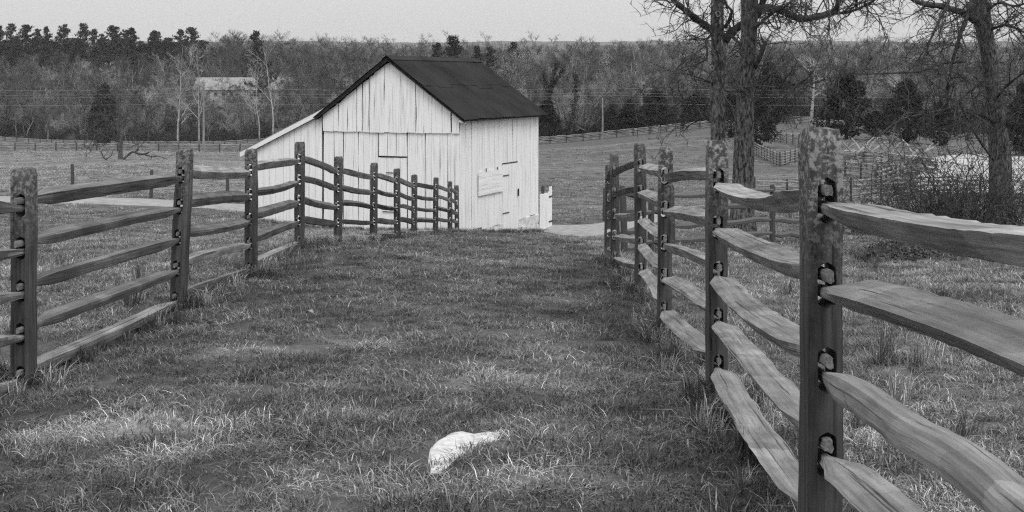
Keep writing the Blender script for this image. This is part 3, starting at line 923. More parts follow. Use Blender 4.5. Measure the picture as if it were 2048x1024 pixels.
line_fence('rail_fence', 'mid-distance fence running behind the brambles at the right', [W2(1440, 66), W2(1640, 68), W2(1820, 72), W2(1960, 76)], 2.3, 5, 1.4, seed=10, thick=1.15)

# worm fence with leaning stakes
def worm_fence():
    r = random.Random(21)
    a, b = W2(1660, 112), W2(1870, 104)
    root = empty('worm_fence', (a[0], a[1], gz(*a)), 'stacked zigzag worm fence with crossed leaning stakes, right of the big post', 'fence')
    o0 = Vector(root.location); n = 8
    Q = []
    for i in range(n + 1):
        t = i / n
        x = a[0] + (b[0] - a[0]) * t; y = a[1] + (b[1] - a[1]) * t + (1.3 if i % 2 else 0)
        Q.append(Vector((x, y, gz(x, y))))
    for i in range(n):
        for k in range(9):
            o = mkobj('rail', r.choice(UW if r.random() < .6 else UR), root)
            d = (Q[i + 1] - Q[i]).normalized() * .4
            orient(o, Q[i] - d - o0 + Vector((0, 0, .12 + .17 * k + r.uniform(-.05, .05))), Q[i + 1] + d - o0 + Vector((0, 0, .12 + .17 * k + .08 + r.uniform(-.05, .05))))
            o.scale = (o.scale[0], 1.7, 1.7)
        for sx in (-1, 1, 1.4):
            o = mkobj('stake', r.choice(UW if r.random() < .6 else UR), root)
            c = Q[i] - o0
            lean = r.uniform(.9, 1.6) * sx
            orient(o, c + Vector((-lean * .7, sx * .3, 0)), c + Vector((lean * r.uniform(.7, 1.3), -sx * .3, r.uniform(2.2, 3.0))))
            o.scale = (o.scale[0], 1.6, 1.6)
worm_fence()

# lone posts beside the gravel path
for px, py, top, d, lab in [(145, 388, 325, 54, 'lone dark post beside the gravel path, leftmost'), (302, 392, 335, 53.5, 'lone dark post beside the path, second from the left edge'),
                            (455, 396, 348, 53, 'lone dark post beside the path, close left of the lean-to'), (1084, 440, 361, 50, 'dark post standing behind the white picket gate'),
                            (1208, 446, 380, 51.5, 'dark post by the path just left of the right lane fence end'), (1484 - 1060, 0, 0, 0, '')][:5]:
    x = (px - CX) * d / F
    z = gz(x, d); h = (py - top) * d / F
    o = mkobj('path_post', UPD, None, (x, d, z)); o.scale = (1.05, 1.05, max(1.0, h)); o.rotation_euler = (.02, .02 * (-1) ** px, 1)
    tag(o, lab, 'post', 'posts along the gravel path')

# ---------------------------------------------------------------- stone in the lane
def lane_stone():
    ol = [(860, 950), (855, 925), (858, 900), (872, 881), (905, 866), (925, 867), (950, 871), (978, 868), (1010, 865), (996, 880), (968, 892), (948, 902), (917, 916), (897, 936), (879, 950)]
    W = [hit(*p) for p in ol]
    c = sum(W, Vector()) / len(W); c.x -= .04
    mb = MB(); n = len(W); rings = [(1.1, -.05), (1.0, -.004), (.95, .008), (.6, .012), (.2, .006)]
    for k, h in rings:
        for w in W:
            p = c + (w - c) * k
            mb.v.append(Vector((p.x - c.x, p.y - c.y, gz(p.x, p.y) - c.z + h + (.018 * mnoise.noise((p.x * 14, p.y * 14, 2)) if k < 1.1 else 0))))
    for r_ in range(len(rings) - 1):
        for i in range(n):
            j = (i + 1) % n
            mb.f.append((r_ * n + i, r_ * n + j, (r_ + 1) * n + j, (r_ + 1) * n + i)[::-1])
    mb.f.append(tuple(range((len(rings) - 1) * n, len(rings) * n))[::-1])
    o = mb.build('stone', M['stone'], None, 50, c)
    tag(o, 'flat pale stone showing through the grass in the middle of the lane', 'stone')
    return W
STONE = lane_stone()

# a few dead leaves lying on the turf
for k, (px, py, lab) in enumerate([(612, 637, 'curled pale dead leaf on the lane left of centre'), (992, 577, 'small pale dead leaf in the far middle of the lane'), (424, 657, 'tiny pale dead leaf near the left fence')]):
    h = hit(px, py); r = random.Random(k)
    mb = MB(); L_ = .07
    for i in range(6):
        t = i / 5; w = .028 * math.sin(math.pi * min(.97, t * .9 + .06)) * (1 + .3 * (i % 2))
        z = .035 + .02 * math.sin(t * 3 + k)
        mb.v += [Vector((t * L_, -w, z + .012)), Vector((t * L_, 0, z)), Vector((t * L_, w, z + .015))]
    for i in range(5):
        for j in range(2): mb.f.append((i * 3 + j, i * 3 + j + 1, i * 3 + j + 4, i * 3 + j + 3))
    o = mb.build('dead_leaf', M['bark_pale'], None, None, h); o.rotation_euler = (0, 0, k * 1.3 - .4)
    tag(o, lab, 'leaf', 'dead leaves on the lane')

# ---------------------------------------------------------------- trees
def wander(p, d, L, n, wob, r, grav=0.0):
    pts = [p.copy()]; d = d.normalized()
    for i in range(n):
        d = (d + Vector((r.gauss(0, wob), r.gauss(0, wob), r.gauss(0, wob) + grav))).normalized()
        p = p + d * (L / n); pts.append(p.copy())
    return pts
def bare_tree(seed, h, r0=None, style='wood', twigw=.04, ntw=5, lo=.25, spread=1.0, levels=2, nb=16, brad=.45):
    r = random.Random(seed); tk, cr = MB(), MB()
    r0 = r0 or h * .011
    def sub(pts, rad, lvl, L):
        for q in range(nb if lvl == 0 else 5):
            t = r.uniform(lo if lvl == 0 else .25, .98)
            k = t * (len(pts) - 1); i = min(int(k), len(pts) - 2); p = pts[i].lerp(pts[i + 1], k - i)
            ax = (pts[i + 1] - pts[i]).normalized()
            side_ = Vector((r.gauss(0, 1), r.gauss(0, 1), r.gauss(0, .5)))
            side_ = (side_ - ax * side_.dot(ax)).normalized()
            d = ax * r.uniform(.5, 1.1) + side_ * spread
            l = L * (r.uniform(.22, .42) if lvl == 0 else r.uniform(.35, .6)) * (1.15 - .55 * t)
            bp = wander(p, d, l, 4, .16, r, .05)
            rr = max(.012, rad * (1 - t * .75) * brad)
            cr.tube(bp, [rr * (1 - .8 * m / 4) for m in range(5)], 3, False)
            if lvl < levels - 1: sub(bp, rr, lvl + 1, l)
            for m in range(ntw):
                k = r.uniform(.2, 1) * 3.99; i = int(k); p2 = bp[i].lerp(bp[i + 1], k - i)
                dd = ((bp[i + 1] - bp[i]).normalized() + Vector((r.gauss(0, .7), r.gauss(0, .7), r.gauss(.25, .5)))).normalized()
                tl = l * r.uniform(.2, .5) + .3
                e = p2 + dd * tl
                cr.sliver(p2, e, twigw, r)
                for mm in range(2):
                    e1 = p2.lerp(e, r.uniform(.3, .8)); d3 = (dd + Vector((r.gauss(0, .6), r.gauss(0, .6), r.gauss(.2, .5)))).normalized()
                    cr.sliver(e1, e1 + d3 * tl * .55, twigw * .7, r)
    nst = 1 if style != 'multi' else 3
    for s in range(nst):
        d = Vector((r.uniform(-.08, .08), r.uniform(-.08, .08), 1)) if nst == 1 else Vector((r.uniform(-.4, .4), r.uniform(-.4, .4), 1))
        hh = h * (1 if s == 0 else r.uniform(.6, .9))
        pts = wander(Vector((0, 0, -.4)), d, hh + .4, 9, .07, r, .04)
        tk.tube(pts, [r0 * (1.25 if i == 0 else 1 - .9 * i / 9) for i in range(10)], 6)
        sub(pts, r0, 0, hh)
    return tk, cr
def joined(a, b):
    m = MB(); m.v = list(a.v) + list(b.v); k = len(a.v)
    m.f = list(a.f) + [tuple(i + k for i in f) for f in b.f]
    return m
def cedar_tree(seed, h, w, n=5200, col=.55, leaf=.34):
    """dense columnar evergreen: many small sprays in clumps"""
    r = random.Random(seed); tk, cr = MB(), MB()
    tk.tube([Vector((0, 0, -.4)), Vector((0, 0, h * .5)), Vector((0, 0, h * .92))], [h * .02, h * .014, h * .003], 6)
    clumps = []
    for k in range(150):
        t = r.random() ** .8
        z = h * (.04 + .94 * t)
        prof = (min(1, (t / .18) ** .6) if t < .18 else ((1 - t) / .82) ** col)
        a = r.uniform(0, 6.28); R_ = w * .5 * prof * (r.uniform(.35, 1.12))
        clumps.append((Vector((math.cos(a) * R_, math.sin(a) * R_, z)), w * r.uniform(.07, .15) * (.55 + .6 * prof)))
    for k in range(n):
        c, s = clumps[r.randrange(len(clumps))]
        d = Vector((r.gauss(0, 1), r.gauss(0, 1), r.gauss(0, .8)))
        d = d.normalized() * s * r.random() ** .4 * 1.1
        cr.leaf(c + d, leaf * r.uniform(.6, 1.3), r, .8)
    return tk, cr
def pine_tree(seed, h, w):
    r = random.Random(seed); tk, cr = MB(), MB()
    pts = wander(Vector((0, 0, -.4)), Vector((0, 0, 1)), h + .4, 8, .025, r)
    tk.tube(pts, [h * .014 * (1 - .9 * i / 8) for i in range(9)], 6)
    z = h * .3
    while z < h * .99:
        t = (z / h - .3) / .7
        for b in range(r.randrange(3, 6)):
            a = r.uniform(0, 6.28); L = w * .5 * (1 - t) ** .65 * r.uniform(.5, 1.15) + .35
            d = Vector((math.cos(a), math.sin(a), r.uniform(.05, .45)))
            p = Vector((pts[-1].x * z / h, pts[-1].y * z / h, z))
            bp = wander(p, d, L, 3, .1, r, .08)
            cr.tube(bp, [.05, .04, .03, .015], 3, False)
            for q in range(int(16 + 26 * L / w)):
                k = r.uniform(.5, 2.99); i = int(k); c = bp[i].lerp(bp[i + 1], k - i)
                cr.leaf(c + Vector((r.gauss(0, .28), r.gauss(0, .28), r.gauss(.12, .2))), r.uniform(.6, 1.1), r, .6)
        z += r.uniform(.4, .95) * h / 16
    return tk, cr

def place_tree(name, tk, cr, loc, label, cat, group=None, rz=0, s=1.0, part='crown'):
    """tk, cr are meshes"""
    root = empty(name, loc, label, cat, group, rz); root.scale = (s, s, s)
    mkobj('trunk', tk, root); mkobj(part, cr, root)
    return root
def gp(px, d):
    x = (px - CX) * d / F
    return Vector((x, d, gz(x, d)))

# woodland prototypes (meshes only)
PROTO = []
for k in range(7):
    tk, cr = bare_tree(100 + k, 16, style='multi' if k in (2, 5) else 'wood', twigw=.06, ntw=4, lo=.2, nb=14, spread=.75 + .12 * (k % 3), r0=.22 + .06 * (k % 3), brad=.75)
    PROTO.append((tk, cr, tk.mesh('trunk', M['woodtwig_dark'] if k % 3 else WT[k], 180), cr.mesh('crown', WT[k])))
def shrub(seed, h, n=26, tw=.04):
    r = random.Random(seed); mb = MB()
    for k in range(n):
        b = Vector((r.gauss(0, .5) * h * .35, r.gauss(0, .5) * h * .35, -.1))
        pts = wander(b, Vector((r.gauss(0, .45), r.gauss(0, .45), 1)), h * r.uniform(.6, 1.1), 5, .2, r, -.03)
        mb.tube(pts, [tw * .6 * (1 - .15 * i) for i in range(6)], 3, False)
        for q in range(16):
            kk = r.uniform(.5, 4.99); i = int(kk); c = pts[i].lerp(pts[i + 1], kk - i)
            d = Vector((r.gauss(0, .8), r.gauss(0, .8), r.gauss(.3, .6))).normalized()
            mb.sliver(c, c + d * h * r.uniform(.12, .35), tw * .8, r)
    return mb
def collection_instances(name, meshes, pts, idx, rot, scl, label, cat):
    """one stuff object: geometry nodes scatter of the given meshes"""
    c = bpy.data.collections.new(name + '_kinds')
    for i, me in enumerate(meshes):
        o = bpy.data.objects.new('%s_kind_%02d' % (name, i), me); c.objects.link(o)
    me = bpy.data.meshes.new(name); me.from_pydata([tuple(p) for p in pts], [], [])
    a = me.attributes.new('kind_index', 'INT', 'POINT'); a.data.foreach_set('value', np.array(idx, np.int32))
    a = me.attributes.new('turn', 'FLOAT_VECTOR', 'POINT'); a.data.foreach_set('vector', np.array(rot, np.float32).ravel())
    a = me.attributes.new('size', 'FLOAT_VECTOR', 'POINT'); a.data.foreach_set('vector', np.array(scl, np.float32).ravel())
    ng = bpy.data.node_groups.new(name + '_scatter', 'GeometryNodeTree')
    ng.interface.new_socket('Geometry', in_out='INPUT', socket_type='NodeSocketGeometry')
    ng.interface.new_socket('Geometry', in_out='OUTPUT', socket_type='NodeSocketGeometry')
    N = ng.nodes; L = ng.links
    gi = N.new('NodeGroupInput'); go = N.new('NodeGroupOutput')
    ci = N.new('GeometryNodeCollectionInfo'); ci.inputs['Collection'].default_value = c
    ci.inputs['Separate Children'].default_value = True; ci.inputs['Reset Children'].default_value = True
    ip = N.new('GeometryNodeInstanceOnPoints'); ip.inputs['Pick Instance'].default_value = True
    def na(nm, t):
        n = N.new('GeometryNodeInputNamedAttribute'); n.data_type = t; n.inputs['Name'].default_value = nm
        return n.outputs['Attribute']
    L.new(gi.outputs[0], ip.inputs['Points']); L.new(ci.outputs[0], ip.inputs['Instance'])
    L.new(na('kind_index', 'INT'), ip.inputs['Instance Index'])
    er = N.new('FunctionNodeEulerToRotation'); L.new(na('turn', 'FLOAT_VECTOR'), er.inputs[0]); L.new(er.outputs[0], ip.inputs['Rotation'])
    L.new(na('size', 'FLOAT_VECTOR'), ip.inputs['Scale'])
    L.new(ip.outputs[0], go.inputs[0])
    o = mkobj(name, me)
    md = o.modifiers.new('scatter', 'NODES'); md.node_group = ng
    return tag(o, label, cat, kind='stuff')

# --- the wood: one mass of bare trees on the far slope
def woodland():
    r = random.Random(31)
    pts, idx, rot, scl = [], [], [], []
    SH = [shrub(200 + k, 4.0, 30, .07).mesh('shrub', WT[1]) for k in range(2)]
    meshes = []
    for k, (a, b, _, _) in enumerate(PROTO):
        me = joined(a, b).mesh('tree', WT[k]); me.materials.append([M['woodtwig_dark'], WT[4], M['woodtwig_dark'], WT[2], M['bark_pale'], M['woodtwig_dark'], WT[4]][k])
        for f in me.polygons[:len(a.f)]: f.material_index = 1
        meshes.append(me)
    meshes += SH
    def edge(px): return np.interp(px, [0, 700, 900, 1100, 2048], [352, 350, 260, 228, 228])
    xs, ys, hs, ks = [], [], [], []
    for _ in range(4300):
        px = r.uniform(-350, 2400)
        e = edge(px)
        d = e + 6 + (760 - e) * r.random() ** 1.15
        if 370 < px < 600 and e < d < 455 and r.random() < .35: continue
        t = (d - e) / (760 - e)
        h = (r.uniform(.5, 1.0) + .22 * mnoise.noise((px * .012, d * .012, 0))) * (11 + 12 * min(1, t * 2.2))
        if px < 420 and d > 430: h *= (.6 if d > 570 else .8)
        xs.append((px - CX) * d / F); ys.append(d); hs.append(h / 16); ks.append(r.randrange(7))
    for _ in range(750):
        px = r.uniform(-350, 2400); d = edge(px) + 3 + 40 * r.random() ** 2
        xs.append((px - CX) * d / F); ys.append(d); hs.append(r.uniform(.5, 1.3)); ks.append(7 + r.randrange(2))
    zs = terr(xs, ys)
    for x, y, z, h, k in zip(xs, ys, zs, hs, ks):
        pts.append((x, y, z - .2)); idx.append(k); rot.append((0, 0, r.uniform(0, 6.28))); q = h * r.uniform(.9, 1.2)
        scl.append((q, q, h))
    collection_instances('woodland', meshes, pts, idx, rot, scl, 'far-off mass of bare grey woods covering the slope behind the fields', 'woods')
woodland()

# --- single trees standing out at the edge of the wood
er_ = random.Random(77)
for k in range(34):
    px = -30 + 740 * k / 34 + er_.uniform(-9, 9); d = er_.uniform(346, 372)
    t = PROTO[k % 7]
    place_tree('bare_tree', t[2], t[3], gp(px, d), 'bare leafless tree at the edge of the woods behind the left fences', 'tree', 'bare trees edging the left woods', er_.uniform(0, 6), er_.uniform(.6, 1.05))
for k in range(36):
    px = 1085 + 980 * k / 36 + er_.uniform(-9, 9); d = er_.uniform(222, 246)
    t = PROTO[(k * 3) % 7]
    place_tree('bare_tree', t[2], t[3], gp(px, d), 'bare leafless tree at the wood edge above the field right of the barn', 'tree', 'bare trees edging the right woods', er_.uniform(0, 6), er_.uniform(.4, .72))
# pale sycamores
def pale_tree(seed, px, d, h, label, spread=.7, r0=None):
    tk, cr = bare_tree(seed, h, r0 or h * .011, twigw=.06, ntw=4, lo=.3, spread=spread, nb=9, brad=.6)
    place_tree('sycamore', tk.mesh('trunk', M['bark_pale'], 180), cr.mesh('crown', M['bark_pale']), gp(px, d), label, 'tree')
pale_tree(301, 357, 335, 27, 'tall white-barked bare tree left of the far pale building', .8)
pale_tree(302, 398, 333, 25, 'slender white-barked bare tree just left of the far utility pole', .5)
pale_tree(303, 545, 350, 27, 'pale tall bare tree rising above the woods beside a dark pine', .6)
pale_tree(305, 520, 340, 21, 'thin pale-barked bare tree in front of the far pale building')
pale_tree(304, 1622, 205, 11.5, 'pale white-limbed bare tree just left of the biggest fence post top', 1.0, .32)
# budding trees with pale crowns
def blossom_tree(seed, px, d, h, label):
    r = random.Random(seed)
    tk, cr = bare_tree(seed, h, twigw=.05, ntw=5, lo=.3, nb=13)
    b = MB()
    vs = cr.v[::3]
    for k in range(1500):
        v = vs[r.randrange(len(vs))]
        if v.z < h * .55: continue
        b.leaf(v + Vector((r.gauss(0, .2), r.gauss(0, .2), r.gauss(0, .2))), r.uniform(.16, .34), r)
    root = place_tree('budding_tree', tk.mesh('trunk', M['woodtwig'], 180), cr.mesh('crown', M['woodtwig']), gp(px, d), label, 'tree')
    b.build('blossom', M['blossom'], root)
blossom_tree(311, 1015, 330, 18.5, 'pale budding tree right behind the barn roof ridge')
blossom_tree(312, 1190, 290, 14.5, 'thinly budding pale tree in the woods between barn and twin trees')
blossom_tree(313, 232, 420, 17, 'small pale budding tree in the left woods above the dark cedar')

# evergreens
CED = []
for k in range(4):
    tk, cr = cedar_tree(400 + k, 7.0, 4.2 + .5 * (k % 2), 6500, .5 + .12 * (k % 3), .32)
    CED.append((tk.mesh('trunk', M['bark'], 180), cr.mesh('crown', M['cedar'])))
for px, d, ybase, ytop, wpx, k, lab in [
        (207, 330, 262, 168, 60, 0, 'lone dark cedar in the left woods above the field fence'),
        (1096, 222, 268, 200, 62, 1, 'dark cedar at the far right corner of the barn roof'),
        (1258, 222, 266, 198, 62, 2, 'left of the two dark cedars standing together right of the barn'),
        (1312, 221, 266, 182, 74, 3, 'right and taller of the two dark cedars standing together right of the barn'),
        (1392, 220, 266, 185, 66, 0, 'dark cedar behind the left trunk of the twin trees'),
        (1462, 175, 292, 188, 74, 1, 'dark cedar filling the gap between the twin trunks'),
        (1512, 150, 292, 196, 84, 3, 'low dark cedar spreading close right of the thicker twin trunk'),
        (1540, 214, 252, 125, 92, 2, 'tall dark cedar right behind the twin trunks'),
        (1693, 170, 280, 148, 118, 3, 'broad dark cedar just right of the biggest fence post'),
        (1812, 172, 284, 158, 92, 0, 'dark conical cedar second right of the biggest post'),
        (1880, 168, 285, 205, 88, 1, 'low dark cedar behind the worm fence, left of the right-hand trunk'),
        (2045, 150, 285, 165, 84, 2, 'dark cedar cut by the right edge of the picture'),
        (1752, 180, 275, 222, 50, 3, 'small dark cedar between two broad cedars')]:
    p = gp(px, d); h = p.z * -1 * 0 + (-(ytop - HY) * d / F - p.z)
    tk, cr = CED[k]
    root = place_tree('cedar', tk, cr, p, lab, 'tree', rz=px * .7)
    root.scale = (wpx * d / F / 4.45, wpx * d / F / 4.45, h / 7.0)
PIN = []
for k in range(5):
    tk, cr = pine_tree(500 + k, 18, 9.5)
    PIN.append((tk.mesh('trunk', M['bark'], 180), cr.mesh('crown', M['pine'])))
pr = random.Random(9)
ORD = 'first second third fourth fifth sixth seventh eighth ninth tenth eleventh twelfth thirteenth fourteenth fifteenth sixteenth seventeenth eighteenth nineteenth twentieth'.split() + ['fourth last', 'third last', 'second last', 'last']
for k in range(24):
    px = 6 + 380 * k / 23 + pr.uniform(-6, 6); d = 600 + pr.uniform(-30, 30)
    top = 60 + pr.uniform(-14, 22)
    p = gp(px, d); h = (-(top - HY) * d / F - p.z)
    root = place_tree('pine', *PIN[k % 5], p, 'dark skyline pine above the left woods, %s of the row from the left' % ORD[k], 'tree', 'skyline pines at the upper left', pr.uniform(0, 6))
    q = pr.uniform(1.2, 1.75); root.scale = (q, q, h / 18)
for k in range(20):
    px = 2 + 395 * k / 19 + pr.uniform(-7, 7); d = 575 + pr.uniform(-12, 10); top = 84 + pr.uniform(-9, 8)
    p = gp(px, d); h = (-(top - HY) * d / F - p.z)
    root = place_tree('pine', *PIN[(k * 2) % 5], p, 'lower dark pine filling the band under the skyline pine row', 'tree', 'lower pines under the skyline row', pr.uniform(0, 6))
    q = pr.uniform(1.3, 1.7); root.scale = (q, q, h / 18)
for px, d, top, wd, lab in [(520, 420, 62, 1.2, 'single dark pine on the skyline above the far pale building'), (905, 400, 72, 1.35, 'wide dark pine on the skyline behind the barn ridge'),
                            (878, 410, 86, 1.0, 'smaller dark pine left of the wide pine behind the barn ridge'), (1020, 420, 84, 1.1, 'pointed pine on the skyline right of the barn ridge'),
                            (955, 430, 92, .9, 'low pine between the two skyline pines behind the barn'), (975, 425, 94, 1.0, 'low rounded pine close left of the pointed skyline pine')]:
    p = gp(px, d); h = (-(top - HY) * d / F - p.z)
    root = place_tree('pine', *PIN[int(px) % 5], p, lab, 'tree', rz=px)
    root.scale = (wd, wd, h / 18)
# ivy-clad trunks
def ivy_trunk(px, d, ytop, limbs, label, seed):
    r = random.Random(seed); p = gp(px, d); h = -(ytop - HY) * d / F - p.z
    tk, iv = MB(), MB()
    main = wander(Vector((0, 0, -.3)), Vector((0, 0, 1)), h * (.62 if limbs else 1) + .3, 6, .05, r)
    ch = [main]
    for k in range(limbs):
        ch.append(wander(main[-1 - (k % 2)], Vector((r.choice([-1, 1]) * r.uniform(.15, .5), 0, 1)), h * .42, 4, .1, r))
    for c in ch:
        r0 = .25 if c is main else .14
        tk.tube(c, [r0 * (1 - .5 * i / (len(c) - 1)) for i in range(len(c))], 6)
        for q in range(900 if c is main else 420):
            k = r.uniform(.1, len(c) - 1.001); i = int(k); v = c[i].lerp(c[i + 1], k - i)
            rr = (.75 if c is main else .5) * (1.1 - .5 * k / len(c))
            iv.leaf(v + Vector((r.gauss(0, rr * .6), r.gauss(0, rr * .6), r.gauss(0, .3))), r.uniform(.25, .5), r)
    root = place_tree('ivy_clad_tree', tk.mesh('trunk', M['bark'], 180), iv.mesh('ivy', M['ivy']), p, label, 'tree', part='ivy')
ivy_trunk(1098, 226, 128, 3, 'forked dead trunk thick with ivy rising above the cedar by the barn roof', 1)
ivy_trunk(1141, 228, 148, 0, 'straight slim ivy-clad trunk right of the forked ivy-clad one', 2)

# far pale building, pole line
def far_building():
    d = 455; a = P(388, 192, d); b = P(578, 190, d)
    root = empty('farm_building', (a.x, d, a.z - 1), 'long pale farm building half hidden behind the left woods', 'building')
    w = b.x - a.x; h = 3.2
    mb = MB(); mb.box((0, 0, -3), (w, 12, h)); mb.build('wall', M['light_wall'], root)
    mb = MB()
    mb.v = [Vector(q) for q in ((-.5, -.6, h), (w + .5, -.6, h), (w + .5, 6, h + 4.6), (-.5, 6, h + 4.6), (-.5, 12.6, h), (w + .5, 12.6, h))]
    mb.f = [(0, 1, 2, 3), (3, 2, 5, 4), (0, 3, 4), (1, 5, 2), (0, 4, 5, 1)]
    mb.build('roof', M['light_roof'], root)
    win = MB(); win.box((0, -.06, 0), (1.3, .0, 1.5)); wm = win.mesh('window', M['dark'])
    for k in range(11): mkobj('window', wm, root, (1.5 + k * (w - 3) / 11, 0, .9))
far_building()
def shed(px, py, d, w, h, label):
    p = P(px, py, d)
    root = empty('shed', (p.x, d, p.z - 1.5), label, 'building')
    mb = MB(); mb.box((0, 0, 0), (w, 4, h + 1.5)); mb.build('wall', M['light_wall'], root)
    mb = MB(); mb.v = [Vector(q) for q in ((-.2, -.2, h + 1.5), (w + .2, -.2, h + 1.5), (w + .2, 2, h + 2.6), (-.2, 2, h + 2.6), (-.2, 4.2, h + 1.5), (w + .2, 4.2, h + 1.5))]
    mb.f = [(0, 1, 2, 3), (3, 2, 5, 4), (0, 3, 4), (1, 5, 2)]
    mb.build('roof', M['light_roof'], root)
shed(1120, 232, 262, 7.0, .6, 'small pale shed glimpsed between tree trunks right of the barn')
def utility():
    spots = [(-420, 176, 150), (407, 176, 160), (1205, 212, 196), (2250, 176, 180)]
    tops = []
    for px, d, yt in spots:
        p = gp(px, d); zt = -(yt - HY) * d / F
        mb = MB(); h = zt - p.z
        mb.tube([Vector((0, 0, -.5)), Vector((.03, 0, h * .5)), Vector((0, 0, h))], [.16, .14, .11], 8)
        lab = {407: 'thin pale utility pole at the foot of the left woods', 1205: 'thin pale utility pole by the far fence right of the barn'}.get(px)
        if lab:
            root = empty('utility_pole', p, lab, 'utility pole')
            mb.build('pole', M['farwood'], root, 40)
            ins = MB(); ins.tube([Vector((0, -.15, h - .3)), Vector((0, -.15, h - .1))], [.06, .04], 6); ins.build('insulator', M['stone'], root)
        tops.append((p.x, d, px))
    for k, y in enumerate((174, 184, 190, 206)):
        mb = MB(); pts = []
        for (x0, d0, a), (x1, d1, b) in zip(tops[:-1], tops[1:]):
            for i in range(14):
                t = i / 14
                d = d0 + (d1 - d0) * t
                pts.append(Vector((x0 + (x1 - x0) * t, d, -(y + (3 - k) * .6 - HY) * d / F - 1.1 * 4 * t * (1 - t) * .35)))
        mb.tube(pts, [.016] * len(pts), 3, False)
        o = mb.build('power_line', M['wire'])
        tag(o, ['uppermost thin wire strung across in front of the woods', 'second wire from the top strung across the woods', 'third wire from the top strung across the woods', 'lowest thin wire strung across in front of the woods'][k], 'wire')
utility()

# ---------------------------------------------------------------- near trees, traced limb by limb in their own planes
def limb_pts(base, pxs, d0):
    """pxs: (px, py, depth offset) -> local points of a limb"""
    return [P(px, py, d0 + dd) - base for px, py, dd in pxs]
def smooth(pts, k=3):
    out = []
    n = len(pts)
    for i in range(n - 1):
        p0, p1, p2, p3 = pts[max(i - 1, 0)], pts[i], pts[i + 1], pts[min(i + 2, n - 1)]
        for j in range(k):
            t = j / k
            out.append(.5 * ((2 * p1) + (p2 - p0) * t + (2 * p0 - 5 * p1 + 4 * p2 - p3) * t * t + (3 * p1 - p0 - 3 * p2 + p3) * t ** 3))
    out.append(pts[-1]); return out
def lerp_r(r0, r1, n): return [r0 + (r1 - r0) * i / (n - 1) for i in range(n)]
def twigs(mb, pts, r, n, L, rad, droop=-.06, lvl=2, t0=.1, bias=Vector((0, 0, .2))):
    for q in range(n):
        k = r.uniform(t0, .999) * (len(pts) - 1); i = min(int(k), len(pts) - 2); p = pts[i].lerp(pts[i + 1], k - i)
        ax = (pts[i + 1] - pts[i]).normalized()
        d = ax * .5 + Vector((r.gauss(0, .75), r.gauss(0, .6), r.gauss(0, .7))) + bias
        l = L * r.uniform(.4, 1.25)
        bp = wander(p, d, l, 6, .17, r, droop)
        mb.tube(bp, lerp_r(rad, rad * .25, 7), 4, False)
        if lvl > 0: twigs(mb, bp, r, 4 if lvl > 1 else 3, l * .55, max(.0065, rad * .62), droop, lvl - 1, .2, Vector((0, 0, .05)))
def near_tree(name, label, base_px, d, trunk, limbs, seed, ntw, tr=.017, twl=1.15, barkmat='bark', crown_top=True, knots=()):
    r = random.Random(seed)
    base = gp(base_px, d)
    root = empty(name, base, label, 'tree')
    tk = MB(); tp = smooth([P(px, py, d) - base for px, py, _ in trunk], 5)
    rd = [w * d / F / 2 for _, _, w in trunk]
    rr = np.interp(np.linspace(0, len(rd) - 1, len(tp)), range(len(rd)), rd)
    # trunk with fluted, uneven bark surface
    n = 18; k0 = 0
    for i, p in enumerate(tp):
        for j in range(n):
            a = 2 * math.pi * j / n
            q = rr[i] * (1 + .07 * mnoise.noise((math.cos(a) * 1.5 + seed, math.sin(a) * 1.5, p.z * .9)) + .04 * mnoise.noise((math.cos(a) * 6 + seed, math.sin(a) * 6, p.z * 2.5)))
            if p.z < .5: q *= 1 + (.5 - p.z) * .5 * (1 + .5 * math.sin(a * 3 + seed))
            tk.v.append(p + Vector((math.cos(a) * q, math.sin(a) * q, 0)))
    for i in range(len(tp) - 1):
        for j in range(n):
            a = i * n + j; b = i * n + (j + 1) % n
            tk.f.append((a, b, b + n, a + n))
    tk.f.append(tuple(range((len(tp) - 1) * n, len(tp) * n)))
    tk.build('trunk', M[barkmat], root, 180)
    for kx, ky, kd in knots:         # healed branch scars: raised ring round a dark hollow
        q = P(kx, ky, d - .155) - base; rk = kd * d / F / 2
        kn = MB(); kn.tube([q + Vector((math.cos(a) * rk * .8, -.01, math.sin(a) * rk)) for a in np.linspace(0, 2 * math.pi, 15)], [rk * .28] * 15, 6, False)
        kn.build('knot', M['bark_pale'], root, 180)
    cr = MB()
    for pts, w0, w1, nt in limbs:
        lp = smooth(limb_pts(base, pts, d), 4)
        lm = MB(); lm.tube(lp, [x * (1 + .12 * math.sin(i * 1.7)) for i, x in enumerate(lerp_r(w0 * d / F / 2, w1 * d / F / 2, len(lp)))], 8)
        lm.build('limb', M['bark_dark'], root, 180)
        twigs(cr, lp, r, int(nt * 1.35), twl, tr)
    if crown_top:
        # crown above the frame
        top = tp[-1]
        for k in range(7):
            dd = Vector((r.gauss(0, .8), r.gauss(0, .8), 1))
            lp = wander(top, dd, r.uniform(2.5, 4.5), 7, .14, r, .02)
            cr.tube(lp, lerp_r(.07, .015, 8), 5, False)
            twigs(cr, lp, r, 10, 1.1, .012)
    twigs(cr, tp, r, ntw, twl * .9, tr * .85, -.04, 2, .35)
    cr.build('twigs', M['twig'], root)
    return root
